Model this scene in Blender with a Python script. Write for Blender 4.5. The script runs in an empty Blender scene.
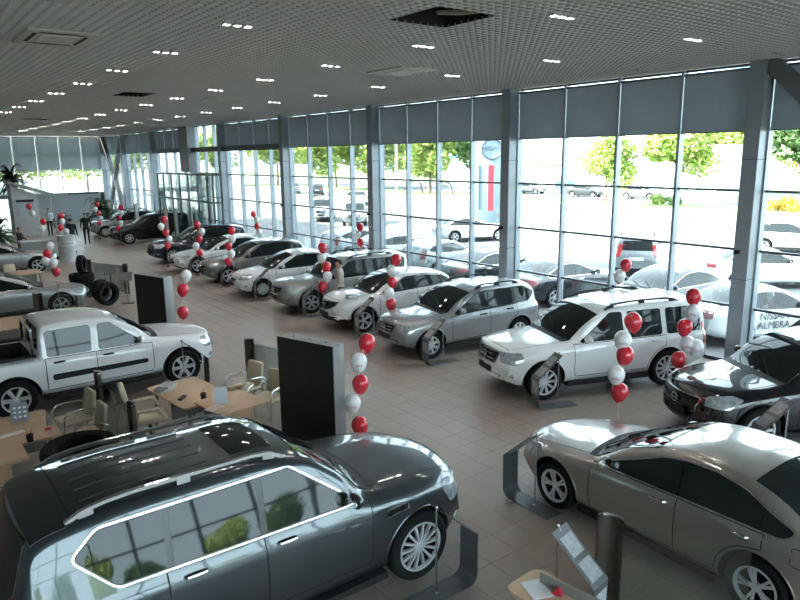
import bpy, bmesh, math, random
import numpy as np
from mathutils import Vector, Matrix
from mathutils.bvhtree import BVHTree

random.seed(7)
scene = bpy.context.scene
COL = scene.collection
PI = math.pi

# ------------------------------------------------------------------ camera
CAM_Z = 4.78
cam_data = bpy.data.cameras.new('camera')
cam = bpy.data.objects.new('camera', cam_data)
COL.objects.link(cam)
_f, _P = 677.94, np.array([400.0, 300.0])
def _dir(p):
    v = np.array([p[0] - _P[0], p[1] - _P[1], _f]); return v / np.linalg.norm(v)
_Y = _dir((-130.0, 163.0)); _Z = _dir((440.0, 3500.0)); _Z = _Z - (_Z @ _Y) * _Y; _Z = -_Z / np.linalg.norm(_Z)
_X = np.cross(_Y, _Z); _R = np.array([_X, _Y, _Z])
_right, _up, _back = _R @ np.array([1, 0, 0]), _R @ np.array([0, -1, 0]), _R @ np.array([0, 0, -1])
cam.matrix_world = Matrix(((_right[0], _up[0], _back[0], 0), (_right[1], _up[1], _back[1], 0),
                           (_right[2], _up[2], _back[2], CAM_Z), (0, 0, 0, 1)))
cam_data.sensor_width = 36.0
cam_data.lens = _f / 800 * 36.0
cam_data.clip_end = 600
cam_data.clip_start = 0.05
scene.camera = cam

# ------------------------------------------------------------------ world, sun, exposure
world = bpy.data.worlds.new('sky'); scene.world = world
world.use_nodes = True
wn = world.node_tree.nodes; wl = world.node_tree.links
bg = wn['Background']
bg.inputs['Color'].default_value = (0.76, 0.90, 1.0, 1)
bg.inputs['Strength'].default_value = 1.7
sun_d = bpy.data.lights.new('sun', 'SUN'); sun_d.energy = 12.0; sun_d.angle = 0.01; sun_d.color = (1.0, 0.95, 0.86)
sun = bpy.data.objects.new('sun', sun_d); COL.objects.link(sun)
sun.rotation_euler = Vector((1.3, -1.0, -1.0)).to_track_quat('-Z', 'Y').to_euler()
scene.view_settings.view_transform = 'Standard'
scene.view_settings.look = 'None'
scene.view_settings.gamma = 1.0
scene.view_settings.use_curve_mapping = False
scene.view_settings.exposure = 2.4
cy = scene.cycles
cy.use_denoising = True
cy.max_bounces = 10; cy.diffuse_bounces = 6; cy.glossy_bounces = 4; cy.transmission_bounces = 6; cy.transparent_max_bounces = 16
cy.sample_clamp_indirect = 6.0
cy.caustics_reflective = False; cy.caustics_refractive = False

# ------------------------------------------------------------------ materials
MATS = {}
def mat(name, color=(0.8, 0.8, 0.8), rough=0.5, metal=0.0, coat=0.0, spec=0.5, noise=0.0, nscale=20.0, bump=0.0,
        emit=0.0, ecol=None, trans=0.0, bscale=None):
    if name in MATS: return MATS[name]
    m = bpy.data.materials.new(name); m.use_nodes = True
    nt = m.node_tree; b = nt.nodes['Principled BSDF']
    b.inputs['Base Color'].default_value = (*color, 1)
    b.inputs['Roughness'].default_value = rough
    b.inputs['Metallic'].default_value = metal
    b.inputs['Specular IOR Level'].default_value = spec
    b.inputs['Coat Weight'].default_value = coat
    b.inputs['Coat Roughness'].default_value = 0.03
    b.inputs['Coat IOR'].default_value = 1.65
    b.inputs['Transmission Weight'].default_value = trans
    if emit:
        b.inputs['Emission Color'].default_value = (*(ecol or color), 1)
        b.inputs['Emission Strength'].default_value = emit
    tc = None
    if noise:
        tc = nt.nodes.new('ShaderNodeTexCoord'); n = nt.nodes.new('ShaderNodeTexNoise')
        n.inputs['Scale'].default_value = nscale; n.inputs['Detail'].default_value = 4
        nt.links.new(tc.outputs['Object'], n.inputs['Vector'])
        r = nt.nodes.new('ShaderNodeMapRange')
        r.inputs['From Min'].default_value = 0.25; r.inputs['From Max'].default_value = 0.75
        r.inputs['To Min'].default_value = 1 - noise; r.inputs['To Max'].default_value = 1 + noise
        nt.links.new(n.outputs['Fac'], r.inputs['Value'])
        hs = nt.nodes.new('ShaderNodeHueSaturation'); hs.inputs['Color'].default_value = (*color, 1)
        nt.links.new(r.outputs['Result'], hs.inputs['Value'])
        nt.links.new(hs.outputs['Color'], b.inputs['Base Color'])
    if bump:
        if tc is None: tc = nt.nodes.new('ShaderNodeTexCoord')
        n2 = nt.nodes.new('ShaderNodeTexNoise'); n2.inputs['Scale'].default_value = bscale or nscale
        nt.links.new(tc.outputs['Object'], n2.inputs['Vector'])
        bp = nt.nodes.new('ShaderNodeBump'); bp.inputs['Strength'].default_value = bump; bp.inputs['Distance'].default_value = 0.02
        nt.links.new(n2.outputs['Fac'], bp.inputs['Height']); nt.links.new(bp.outputs['Normal'], b.inputs['Normal'])
    MATS[name] = m
    return m

def glass_mat(name, tint=(0.9, 0.95, 0.95), refl=0.06):
    if name in MATS: return MATS[name]
    m = bpy.data.materials.new(name); m.use_nodes = True
    nt = m.node_tree; nt.nodes.remove(nt.nodes['Principled BSDF'])
    out = nt.nodes['Material Output']
    t = nt.nodes.new('ShaderNodeBsdfTransparent'); t.inputs['Color'].default_value = (*tint, 1)
    g = nt.nodes.new('ShaderNodeBsdfGlossy'); g.inputs['Roughness'].default_value = 0.02
    mx = nt.nodes.new('ShaderNodeMixShader')
    lw = nt.nodes.new('ShaderNodeLayerWeight'); lw.inputs['Blend'].default_value = 0.25
    mr = nt.nodes.new('ShaderNodeMapRange'); mr.inputs['To Min'].default_value = refl; mr.inputs['To Max'].default_value = 0.6
    nt.links.new(lw.outputs['Fresnel'], mr.inputs['Value'])
    nt.links.new(mr.outputs['Result'], mx.inputs['Fac'])
    nt.links.new(t.outputs[0], mx.inputs[1]); nt.links.new(g.outputs[0], mx.inputs[2]); nt.links.new(mx.outputs[0], out.inputs['Surface'])
    MATS[name] = m; return m

def translucent_mat(name, color, amount):
    if name in MATS: return MATS[name]
    m = bpy.data.materials.new(name); m.use_nodes = True
    nt = m.node_tree; nt.nodes.remove(nt.nodes['Principled BSDF']); out = nt.nodes['Material Output']
    d = nt.nodes.new('ShaderNodeBsdfDiffuse'); t = nt.nodes.new('ShaderNodeBsdfTranslucent')
    tc = nt.nodes.new('ShaderNodeTexCoord'); n = nt.nodes.new('ShaderNodeTexNoise'); n.inputs['Scale'].default_value = 1.3
    nt.links.new(tc.outputs['Object'], n.inputs['Vector'])
    hs = nt.nodes.new('ShaderNodeHueSaturation'); hs.inputs['Color'].default_value = (*color, 1)
    r = nt.nodes.new('ShaderNodeMapRange'); r.inputs['To Min'].default_value = 0.85; r.inputs['To Max'].default_value = 1.15
    nt.links.new(n.outputs['Fac'], r.inputs['Value']); nt.links.new(r.outputs['Result'], hs.inputs['Value'])
    nt.links.new(hs.outputs['Color'], d.inputs['Color']); nt.links.new(hs.outputs['Color'], t.inputs['Color'])
    mx = nt.nodes.new('ShaderNodeMixShader'); mx.inputs['Fac'].default_value = amount
    nt.links.new(d.outputs[0], mx.inputs[1]); nt.links.new(t.outputs[0], mx.inputs[2]); nt.links.new(mx.outputs[0], out.inputs['Surface'])
    MATS[name] = m; return m

def paint(name, color, metal=0.0, rough=0.35):
    return mat('paint_' + name, color, rough, metal, coat=1.0, spec=0.15)
M_CARGLASS = mat('car_glass', (0.012, 0.016, 0.016), 0.03, spec=0.45)
M_CHROME = mat('chrome', (0.80, 0.82, 0.84), 0.12, 1.0)
M_ALLOY = mat('alloy', (0.70, 0.71, 0.73), 0.3, 0.45)
M_TYRE = mat('tyre_rubber', (0.012, 0.012, 0.012), 0.8, noise=0.15, nscale=30, spec=0.2)
M_PLASTIC = mat('black_plastic', (0.014, 0.014, 0.015), 0.6, spec=0.3)
M_GLOSSBLACK = mat('gloss_black', (0.012, 0.012, 0.013), 0.15)
M_GAP = mat('panel_gap', (0.012, 0.012, 0.013), 0.8)
M_LAMP = mat('headlamp_lens', (0.62, 0.66, 0.70), 0.08, 0.55, coat=1.0, noise=0.45, nscale=14)
M_TAIL = mat('tail_lens', (0.45, 0.02, 0.02), 0.12, coat=1.0)
M_PLATE = mat('plate_white', (0.75, 0.76, 0.78), 0.4)
M_STEEL = mat('grey_sheet_metal', (0.16, 0.165, 0.17), 0.38, 0.55, noise=0.08, nscale=6)
M_POLE = mat('brushed_steel', (0.55, 0.56, 0.57), 0.25, 1.0)
M_PAPER = mat('paper_white', (0.82, 0.83, 0.84), 0.6)
M_WOOD = mat('desk_wood', (0.62, 0.42, 0.26), 0.4, noise=0.12, nscale=5)
M_BEIGE = mat('beige_leather', (0.60, 0.53, 0.38), 0.5, noise=0.05, nscale=8)
M_RED = mat('balloon_red', (0.70, 0.03, 0.05), 0.22, coat=0.4)
M_WHITEB = mat('balloon_white', (0.85, 0.85, 0.87), 0.25, coat=0.4)
M_STRING = mat('ribbon_white', (0.75, 0.73, 0.72), 0.6)
M_COLM = mat('column_cladding', (0.30, 0.33, 0.36), 0.4, 0.25, noise=0.04, nscale=2)
M_FRAME = mat('window_frame', (0.36, 0.41, 0.45), 0.4, 0.35)
M_FRAMED = mat('transom_dark', (0.10, 0.115, 0.125), 0.5, 0.2)
M_STEELD = mat('dark_steel', (0.10, 0.10, 0.105), 0.5, 0.2)
M_GLASS = glass_mat('window_glass')
M_PGLASS = glass_mat('partition_glass', (0.80, 0.86, 0.84), 0.08)
M_BLIND = translucent_mat('blind_fabric', (0.45, 0.50, 0.53), 0.20)

# ------------------------------------------------------------------ mesh helpers
class MB:
    """collects verts and faces, links them as one mesh object"""
    def __init__(s): s.v = []; s.f = []; s.m = []
    def add(s, vs, fs, mi=0):
        o = len(s.v); s.v += [tuple(p) for p in vs]; s.f += [tuple(i + o for i in f) for f in fs]; s.m += [mi] * len(fs); return s
    def box(s, x0, x1, y0, y1, z0, z1, mi=0):
        vs = [(x0, y0, z0), (x1, y0, z0), (x1, y1, z0), (x0, y1, z0), (x0, y0, z1), (x1, y0, z1), (x1, y1, z1), (x0, y1, z1)]
        return s.add(vs, [(0, 3, 2, 1), (4, 5, 6, 7), (0, 1, 5, 4), (1, 2, 6, 5), (2, 3, 7, 6), (3, 0, 4, 7)], mi)
    def bar(s, a, b, wd, ht, mi=0, up=(0, 0, 1)):
        a = Vector(a); b = Vector(b); d = (b - a).normalized(); u = Vector(up)
        if abs(d.dot(u)) > 0.98: u = Vector((1, 0, 0))
        r = d.cross(u).normalized(); u = r.cross(d).normalized()
        vs = []
        for p in (a, b):
            for (i, j) in ((-1, -1), (1, -1), (1, 1), (-1, 1)): vs.append(p + r * (i * wd / 2) + u * (j * ht / 2))
        return s.add(vs, [(0, 1, 2, 3), (7, 6, 5, 4), (0, 4, 5, 1), (1, 5, 6, 2), (2, 6, 7, 3), (3, 7, 4, 0)], mi)
    def tube(s, path, r, n=8, mi=0, cap=True):
        P = [Vector(p) for p in path]; rs = r if isinstance(r, (list, tuple)) else [r] * len(P)
        rings = []; prev = None
        for i, p in enumerate(P):
            d = (P[min(i + 1, len(P) - 1)] - P[max(i - 1, 0)]).normalized()
            if prev is None:
                u = Vector((0, 0, 1)) if abs(d.z) < 0.9 else Vector((1, 0, 0))
            else: u = prev
            a = d.cross(u)
            if a.length < 1e-6: a = d.cross(Vector((0, 1, 0)))
            a.normalize(); b = d.cross(a).normalized(); prev = -b if prev is None else (u - d * u.dot(d)).normalized()
            rings.append([p + (a * math.cos(2 * PI * k / n) + b * math.sin(2 * PI * k / n)) * rs[i] for k in range(n)])
        vs = [q for R in rings for q in R]; fs = []
        for i in range(len(P) - 1):
            for k in range(n):
                k2 = (k + 1) % n; fs.append((i * n + k, i * n + k2, (i + 1) * n + k2, (i + 1) * n + k))
        if cap:
            fs.append(tuple(range(n))[::-1]); fs.append(tuple((len(P) - 1) * n + k for k in range(n)))
        return s.add(vs, fs, mi)
    def lathe(s, prof, n=24, c=(0, 0, 0), axis='z', mi=0, a0=0, a1=2 * PI):
        full = abs(a1 - a0 - 2 * PI) < 1e-6; m = n if full else n + 1; vs = []
        for (r, h) in prof:
            for k in range(m):
                a = a0 + (a1 - a0) * k / n; ca, sa = r * math.cos(a), r * math.sin(a)
                p = (ca, sa, h) if axis == 'z' else ((ca, h, sa) if axis == 'y' else (h, ca, sa))
                vs.append((p[0] + c[0], p[1] + c[1], p[2] + c[2]))
        fs = []
        for i in range(len(prof) - 1):
            for k in range(n):
                k2 = (k + 1) % m; f = (i * m + k, i * m + k2, (i + 1) * m + k2, (i + 1) * m + k)
                fs.append(f if axis != 'y' else f[::-1])
        return s.add(vs, fs, mi)
    def prism(s, poly, z0, z1, mi=0):
        n = len(poly); vs = [(x, y, z0) for x, y in poly] + [(x, y, z1) for x, y in poly]
        fs = [tuple(range(n))[::-1], tuple(range(n, 2 * n))] + [(i, (i + 1) % n, n + (i + 1) % n, n + i) for i in range(n)]
        return s.add(vs, fs, mi)
    def sphere(s, c, rx, ry=None, rz=None, n=14, m=9, mi=0):
        ry = ry or rx; rz = rz or rx; vs = [(c[0], c[1], c[2] + rz)]
        for i in range(1, m):
            t = PI * i / m
            for k in range(n):
                a = 2 * PI * k / n; vs.append((c[0] + rx * math.sin(t) * math.cos(a), c[1] + ry * math.sin(t) * math.sin(a), c[2] + rz * math.cos(t)))
        vs.append((c[0], c[1], c[2] - rz)); fs = [(0, 1 + k, 1 + (k + 1) % n) for k in range(n)]
        for i in range(m - 2):
            for k in range(n):
                a = 1 + i * n + k; b = 1 + i * n + (k + 1) % n; fs.append((a, a + n, b + n, b))
        L = len(vs) - 1
        fs += [(L, 1 + (m - 2) * n + (k + 1) % n, 1 + (m - 2) * n + k) for k in range(n)]
        return s.add(vs, fs, mi)
    def mesh(s, name, mats, smooth=None, xf=None):
        me = bpy.data.meshes.new(name)
        vs = s.v if xf is None else [tuple(xf @ Vector(p)) for p in s.v]
        me.from_pydata(vs, [], s.f)
        for m in (mats if isinstance(mats, (list, tuple)) else [mats]): me.materials.append(m)
        if any(s.m): me.polygons.foreach_set('material_index', s.m)
        if smooth is not None:
            me.polygons.foreach_set('use_smooth', [True] * len(me.polygons))
            if smooth > 0: me.set_sharp_from_angle(angle=math.radians(smooth))
        me.update(); return me
    def build(s, name, mats, parent=None, smooth=None, bevel=0, xf=None):
        o = link(name, s.mesh(name, mats, smooth, xf), parent)
        if bevel: bevel_mesh(o.data, bevel)
        return o

def bevel_mesh(me, w, seg=2):
    bm = bmesh.new(); bm.from_mesh(me)
    bmesh.ops.bevel(bm, geom=bm.edges[:], offset=w, segments=seg, affect='EDGES', profile=0.5, clamp_overlap=True)
    bm.to_mesh(me); bm.free()
    me.polygons.foreach_set('use_smooth', [True] * len(me.polygons)); me.set_sharp_from_angle(angle=math.radians(40))

def link(name, data, parent=None):
    o = bpy.data.objects.new(name, data); COL.objects.link(o)
    if parent is not None: o.parent = parent
    return o
def tag(o, label=None, cat=None, group=None, kind=None):
    if label: o['label'] = label
    if cat: o['category'] = cat
    if group: o['group'] = group
    if kind: o['kind'] = kind
    return o
def thing(name, label, cat, loc=(0, 0, 0), rotz=0, group=None):
    o = link(name, None); o.location = loc; o.rotation_euler = (0, 0, rotz); o.empty_display_size = 0.2
    return tag(o, label, cat, group)
def dup(root, loc, rotz=None, label=None, group=None):
    r = root.copy(); COL.objects.link(r); r.location = loc
    if rotz is not None: r.rotation_euler = (0, 0, rotz)
    if label: r['label'] = label
    if group: r['group'] = group
    for ch in list(root.children):
        c = ch.copy(); COL.objects.link(c); c.parent = r
        for g in ch.children:
            d = g.copy(); COL.objects.link(d); d.parent = c
    return r
def text_mesh(txt, size, mat_, extrude=0.002):
    cu = bpy.data.curves.new('lettering', 'FONT'); cu.body = txt; cu.size = size; cu.align_x = 'CENTER'; cu.align_y = 'CENTER'; cu.extrude = extrude
    o = bpy.data.objects.new('lettering', cu); COL.objects.link(o)
    dg = bpy.context.evaluated_depsgraph_get()
    me = bpy.data.meshes.new_from_object(o.evaluated_get(dg)); me.materials.clear(); me.materials.append(mat_); me.name = 'lettering'
    bpy.data.objects.remove(o); return me
# ------------------------------------------------------------------ car builder
def pchip(pts, x):
    xs = np.array([p[0] for p in pts], float); ys = np.array([p[1] for p in pts], float)
    if len(xs) == 1: return np.full_like(np.asarray(x, float), ys[0])
    h = np.diff(xs); dl = np.diff(ys) / h; m = np.zeros_like(xs)
    m[0], m[-1] = dl[0], dl[-1]
    for i in range(1, len(xs) - 1):
        if dl[i - 1] * dl[i] > 0:
            w1 = 2 * h[i] + h[i - 1]; w2 = h[i] + 2 * h[i - 1]; m[i] = (w1 + w2) / (w1 / dl[i - 1] + w2 / dl[i])
    x = np.clip(np.asarray(x, float), xs[0], xs[-1]); i = np.clip(np.searchsorted(xs, x) - 1, 0, len(h) - 1)
    t = (x - xs[i]) / h[i]
    return (ys[i] * (2 * t**3 - 3 * t**2 + 1) + h[i] * m[i] * (t**3 - 2 * t**2 + t) + ys[i + 1] * (-2 * t**3 + 3 * t**2) + h[i] * m[i + 1] * (t**3 - t**2))

def fillet_poly(pts, rad, kc=4, ks=3):
    """open polyline with rounded inner corners, constant point count"""
    P = [np.array(p, float) for p in pts]; out = []; n = len(P); prev = P[0]
    for i in range(1, n):
        if i < n - 1:
            a, b, c = P[i - 1], P[i], P[i + 1]; l1 = np.linalg.norm(b - a); l2 = np.linalg.norm(c - b)
            d = min(rad[i], 0.46 * l1, 0.46 * l2)
            q0 = b + (a - b) / max(l1, 1e-9) * d; q1 = b + (c - b) / max(l2, 1e-9) * d
        else: q0 = P[i]
        for k in range(ks): out.append(prev + (q0 - prev) * k / ks)
        if i < n - 1:
            for k in range(kc): t = k / kc; out.append((1 - t)**2 * q0 + 2 * t * (1 - t) * b + t * t * q1)
            prev = q1
        else: out.append(q0)
    return out

def round_poly(pts, r, k=4):
    n = len(pts); out = []
    rr = r if isinstance(r, (list, tuple)) else [r] * n
    for i in range(n):
        a, b, c = [np.array(pts[(i + j) % n], float) for j in (-1, 0, 1)]
        l1 = np.linalg.norm(a - b); l2 = np.linalg.norm(c - b); d = min(rr[i], 0.45 * l1, 0.45 * l2)
        if d < 1e-4: out.append(tuple(b)); continue
        q0 = b + (a - b) / l1 * d; q1 = b + (c - b) / l2 * d
        for j in range(k + 1): t = j / k; out.append(tuple((1 - t)**2 * q0 + 2 * t * (1 - t) * b + t * t * q1))
    return out
def clip_poly(poly, p, nrm):
    out = []; p = np.array(p); nrm = np.array(nrm); n = len(poly)
    for i in range(n):
        a = np.array(poly[i]); b = np.array(poly[(i + 1) % n]); da = (a - p) @ nrm; db = (b - p) @ nrm
        if da >= 0: out.append(tuple(a))
        if (da >= 0) != (db >= 0): out.append(tuple(a + (b - a) * da / (da - db)))
    return out
def ccw(poly):
    a = sum(poly[i][0] * poly[(i + 1) % len(poly)][1] - poly[(i + 1) % len(poly)][0] * poly[i][1] for i in range(len(poly)))
    return list(poly) if a > 0 else list(poly)[::-1]
def grow(poly, d):
    poly = ccw(poly); n = len(poly); out = []
    for i in range(n):
        a, b, c = [np.array(poly[(i + j) % n], float) for j in (-1, 0, 1)]
        e1 = (b - a) / max(np.linalg.norm(b - a), 1e-9); e2 = (c - b) / max(np.linalg.norm(c - b), 1e-9)
        n1 = np.array([e1[1], -e1[0]]); n2 = np.array([e2[1], -e2[0]]); m = n1 + n2; L = m @ m
        out.append(tuple(b + (m * 2 / L * d if L > 0.35 else n1 * d)))
    return out

class Surf:
    def __init__(s, bvh): s.b = bvh
    def hit(s, p, d):
        h, n, i, t = s.b.ray_cast(p - d * 5, d, 10)
        if h is None:
            h, n, i, t = s.b.find_nearest(p)
        if n.dot(d) > 0: n = -n
        return h, n
    def patch(s, poly, o, u, v, d, off=0.005, res=0.09, rim=0.012, mi=0):
        o, u, v, d = Vector(o), Vector(u).normalized(), Vector(v).normalized(), Vector(d).normalized()
        poly = ccw(poly)
        if u.cross(v).dot(d) > 0: poly = poly[::-1]
        bm = bmesh.new(); bm.faces.new([bm.verts.new((a, b, 0)) for a, b in poly])
        for ax in (0, 1):
            lo = min(p[ax] for p in poly); hi = max(p[ax] for p in poly); n = max(1, int((hi - lo) / res))
            for k in range(1, n):
                co = [0, 0, 0]; co[ax] = lo + (hi - lo) * k / n; no = [0, 0, 0]; no[ax] = 1
                bmesh.ops.bisect_plane(bm, geom=bm.verts[:] + bm.edges[:] + bm.faces[:], plane_co=co, plane_no=no)
        bm.verts.index_update(); V = []; back = []
        for w in bm.verts:
            h, n = s.hit(o + u * w.co.x + v * w.co.y, d); V.append(h + n * off); back.append(h + n * off + d * (off + rim))
        F = [tuple(x.index for x in f.verts) for f in bm.faces]; nv = len(V); bi = {}
        for e in bm.edges:
            if e.is_boundary:
                lp = e.link_loops[0]; a, b = lp.vert.index, lp.link_loop_next.vert.index
                for q in (a, b):
                    if q not in bi: bi[q] = len(V); V.append(back[q])
                F.append((b, a, bi[a], bi[b]))
        bm.free(); m = MB(); m.add(V, F, mi); return m
    def ribbon(s, path, width, o, u, v, d, off=0.003, step=0.06, closed=False, mi=0):
        o, u, v, d = Vector(o), Vector(u).normalized(), Vector(v).normalized(), Vector(d).normalized()
        pts = []; P = list(path) + ([path[0]] if closed else [])
        for a, b in zip(P, P[1:]):
            n = max(1, int(math.hypot(b[0] - a[0], b[1] - a[1]) / step))
            for k in range(n): pts.append((a[0] + (b[0] - a[0]) * k / n, a[1] + (b[1] - a[1]) * k / n))
        if not closed: pts.append(P[-1])
        N = len(pts); V = []
        for i, p in enumerate(pts):
            a = pts[(i - 1) % N] if closed or i > 0 else p; b = pts[(i + 1) % N] if closed or i < N - 1 else p
            t = (b[0] - a[0], b[1] - a[1]); L = math.hypot(*t) or 1; nx, ny = -t[1] / L * width / 2, t[0] / L * width / 2
            for sg in (1, -1):
                h, n = s.hit(o + u * (p[0] + sg * nx) + v * (p[1] + sg * ny), d); V.append(h + n * off)
        m = MB(); F = []
        for i in range(N if closed else N - 1):
            j = (i + 1) % N; F.append((2 * i, 2 * i + 1, 2 * j + 1, 2 * j))
        m.add(V, F, mi); return m
def mirror_y(m):
    r = MB(); r.v = [(x, -y, z) for x, y, z in m.v]; r.f = [f[::-1] for f in m.f]; r.m = list(m.m); return r

WHEELS = {}
def wheel_meshes(r, wd, style):
    key = (round(r, 3), round(wd, 3), style)
    if key in WHEELS: return WHEELS[key]
    rr = r * {'multi': .70, 'ten': .68, 'six': .64, 'five': .67, 'seven': .63, 'steel': .62}[style]; h = wd / 2
    t = MB(); t.lathe([(rr, -h * .8), (rr + .02, -h * .95), (r * .90, -h), (r * .975, -h * .8), (r, -h * .55), (r, h * .55), (r * .975, h * .8), (r * .90, h), (rr + .02, h * .95), (rr, h * .8), (rr, -h * .8)], 36, axis='y')
    tm = t.mesh('tyre', M_TYRE, 35)
    w = MB(); o = h * .86
    w.lathe([(rr + .004, o), (rr + .006, o + .006), (rr - .014, o + .004), (rr - .022, o - .025), (rr - .03, -h * .5), (.0, -h * .5)], 32, axis='y', mi=1)
    w.lathe([(rr + .008, o - .006), (rr + .006, o + .008), (rr - .016, o + .006), (rr - .024, o - .03)], 32, axis='y', mi=0)
    hub = .19 * rr if style != 'steel' else .3 * rr
    w.lathe([(hub * 1.3, o - .05), (hub * 1.15, o - .012), (hub * .5, o - .006), (.0, o - .004)], 16, axis='y')
    n, pair, ws = {'multi': (14, 0, .050), 'ten': (10, 0, .085), 'six': (6, 0, .14), 'five': (5, 1, .055), 'seven': (7, 0, .15), 'steel': (8, 0, .2)}[style]
    for k in range(n):
        a = 2 * PI * k / n
        for off in ((-.17, .17) if pair else (0,)):
            c0, s0 = math.cos(a + off * .6), math.sin(a + off * .6); c1, s1 = math.cos(a + off), math.sin(a + off)
            pi_, po = hub * .8, rr - .012; w0, w1 = ws * rr * .8, ws * rr * 1.1
            vs = []
            for (p, cc, ss, ww, yy) in ((pi_, c0, s0, w0, o - .012), (po * .55, (c0 + c1) / 2, (s0 + s1) / 2, (w0 + w1) / 2, o - .003), (po, c1, s1, w1, o - .012)):
                vs += [(p * cc - ss * ww, yy, p * ss + cc * ww), (p * cc + ss * ww, yy, p * ss - cc * ww),
                       (p * cc + ss * ww * 1.1, yy - .035, p * ss - cc * ww * 1.1), (p * cc - ss * ww * 1.1, yy - .035, p * ss + cc * ww * 1.1)]
            fs = []
            for i in (0, 4):
                for j in range(4): fs.append((i + j, i + (j + 1) % 4, i + 4 + (j + 1) % 4, i + 4 + j))
            w.add(vs, fs)
    rm = w.mesh('rim', [M_ALLOY, M_PLASTIC], 30)
    WHEELS[key] = (tm, rm); return WHEELS[key]

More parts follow.
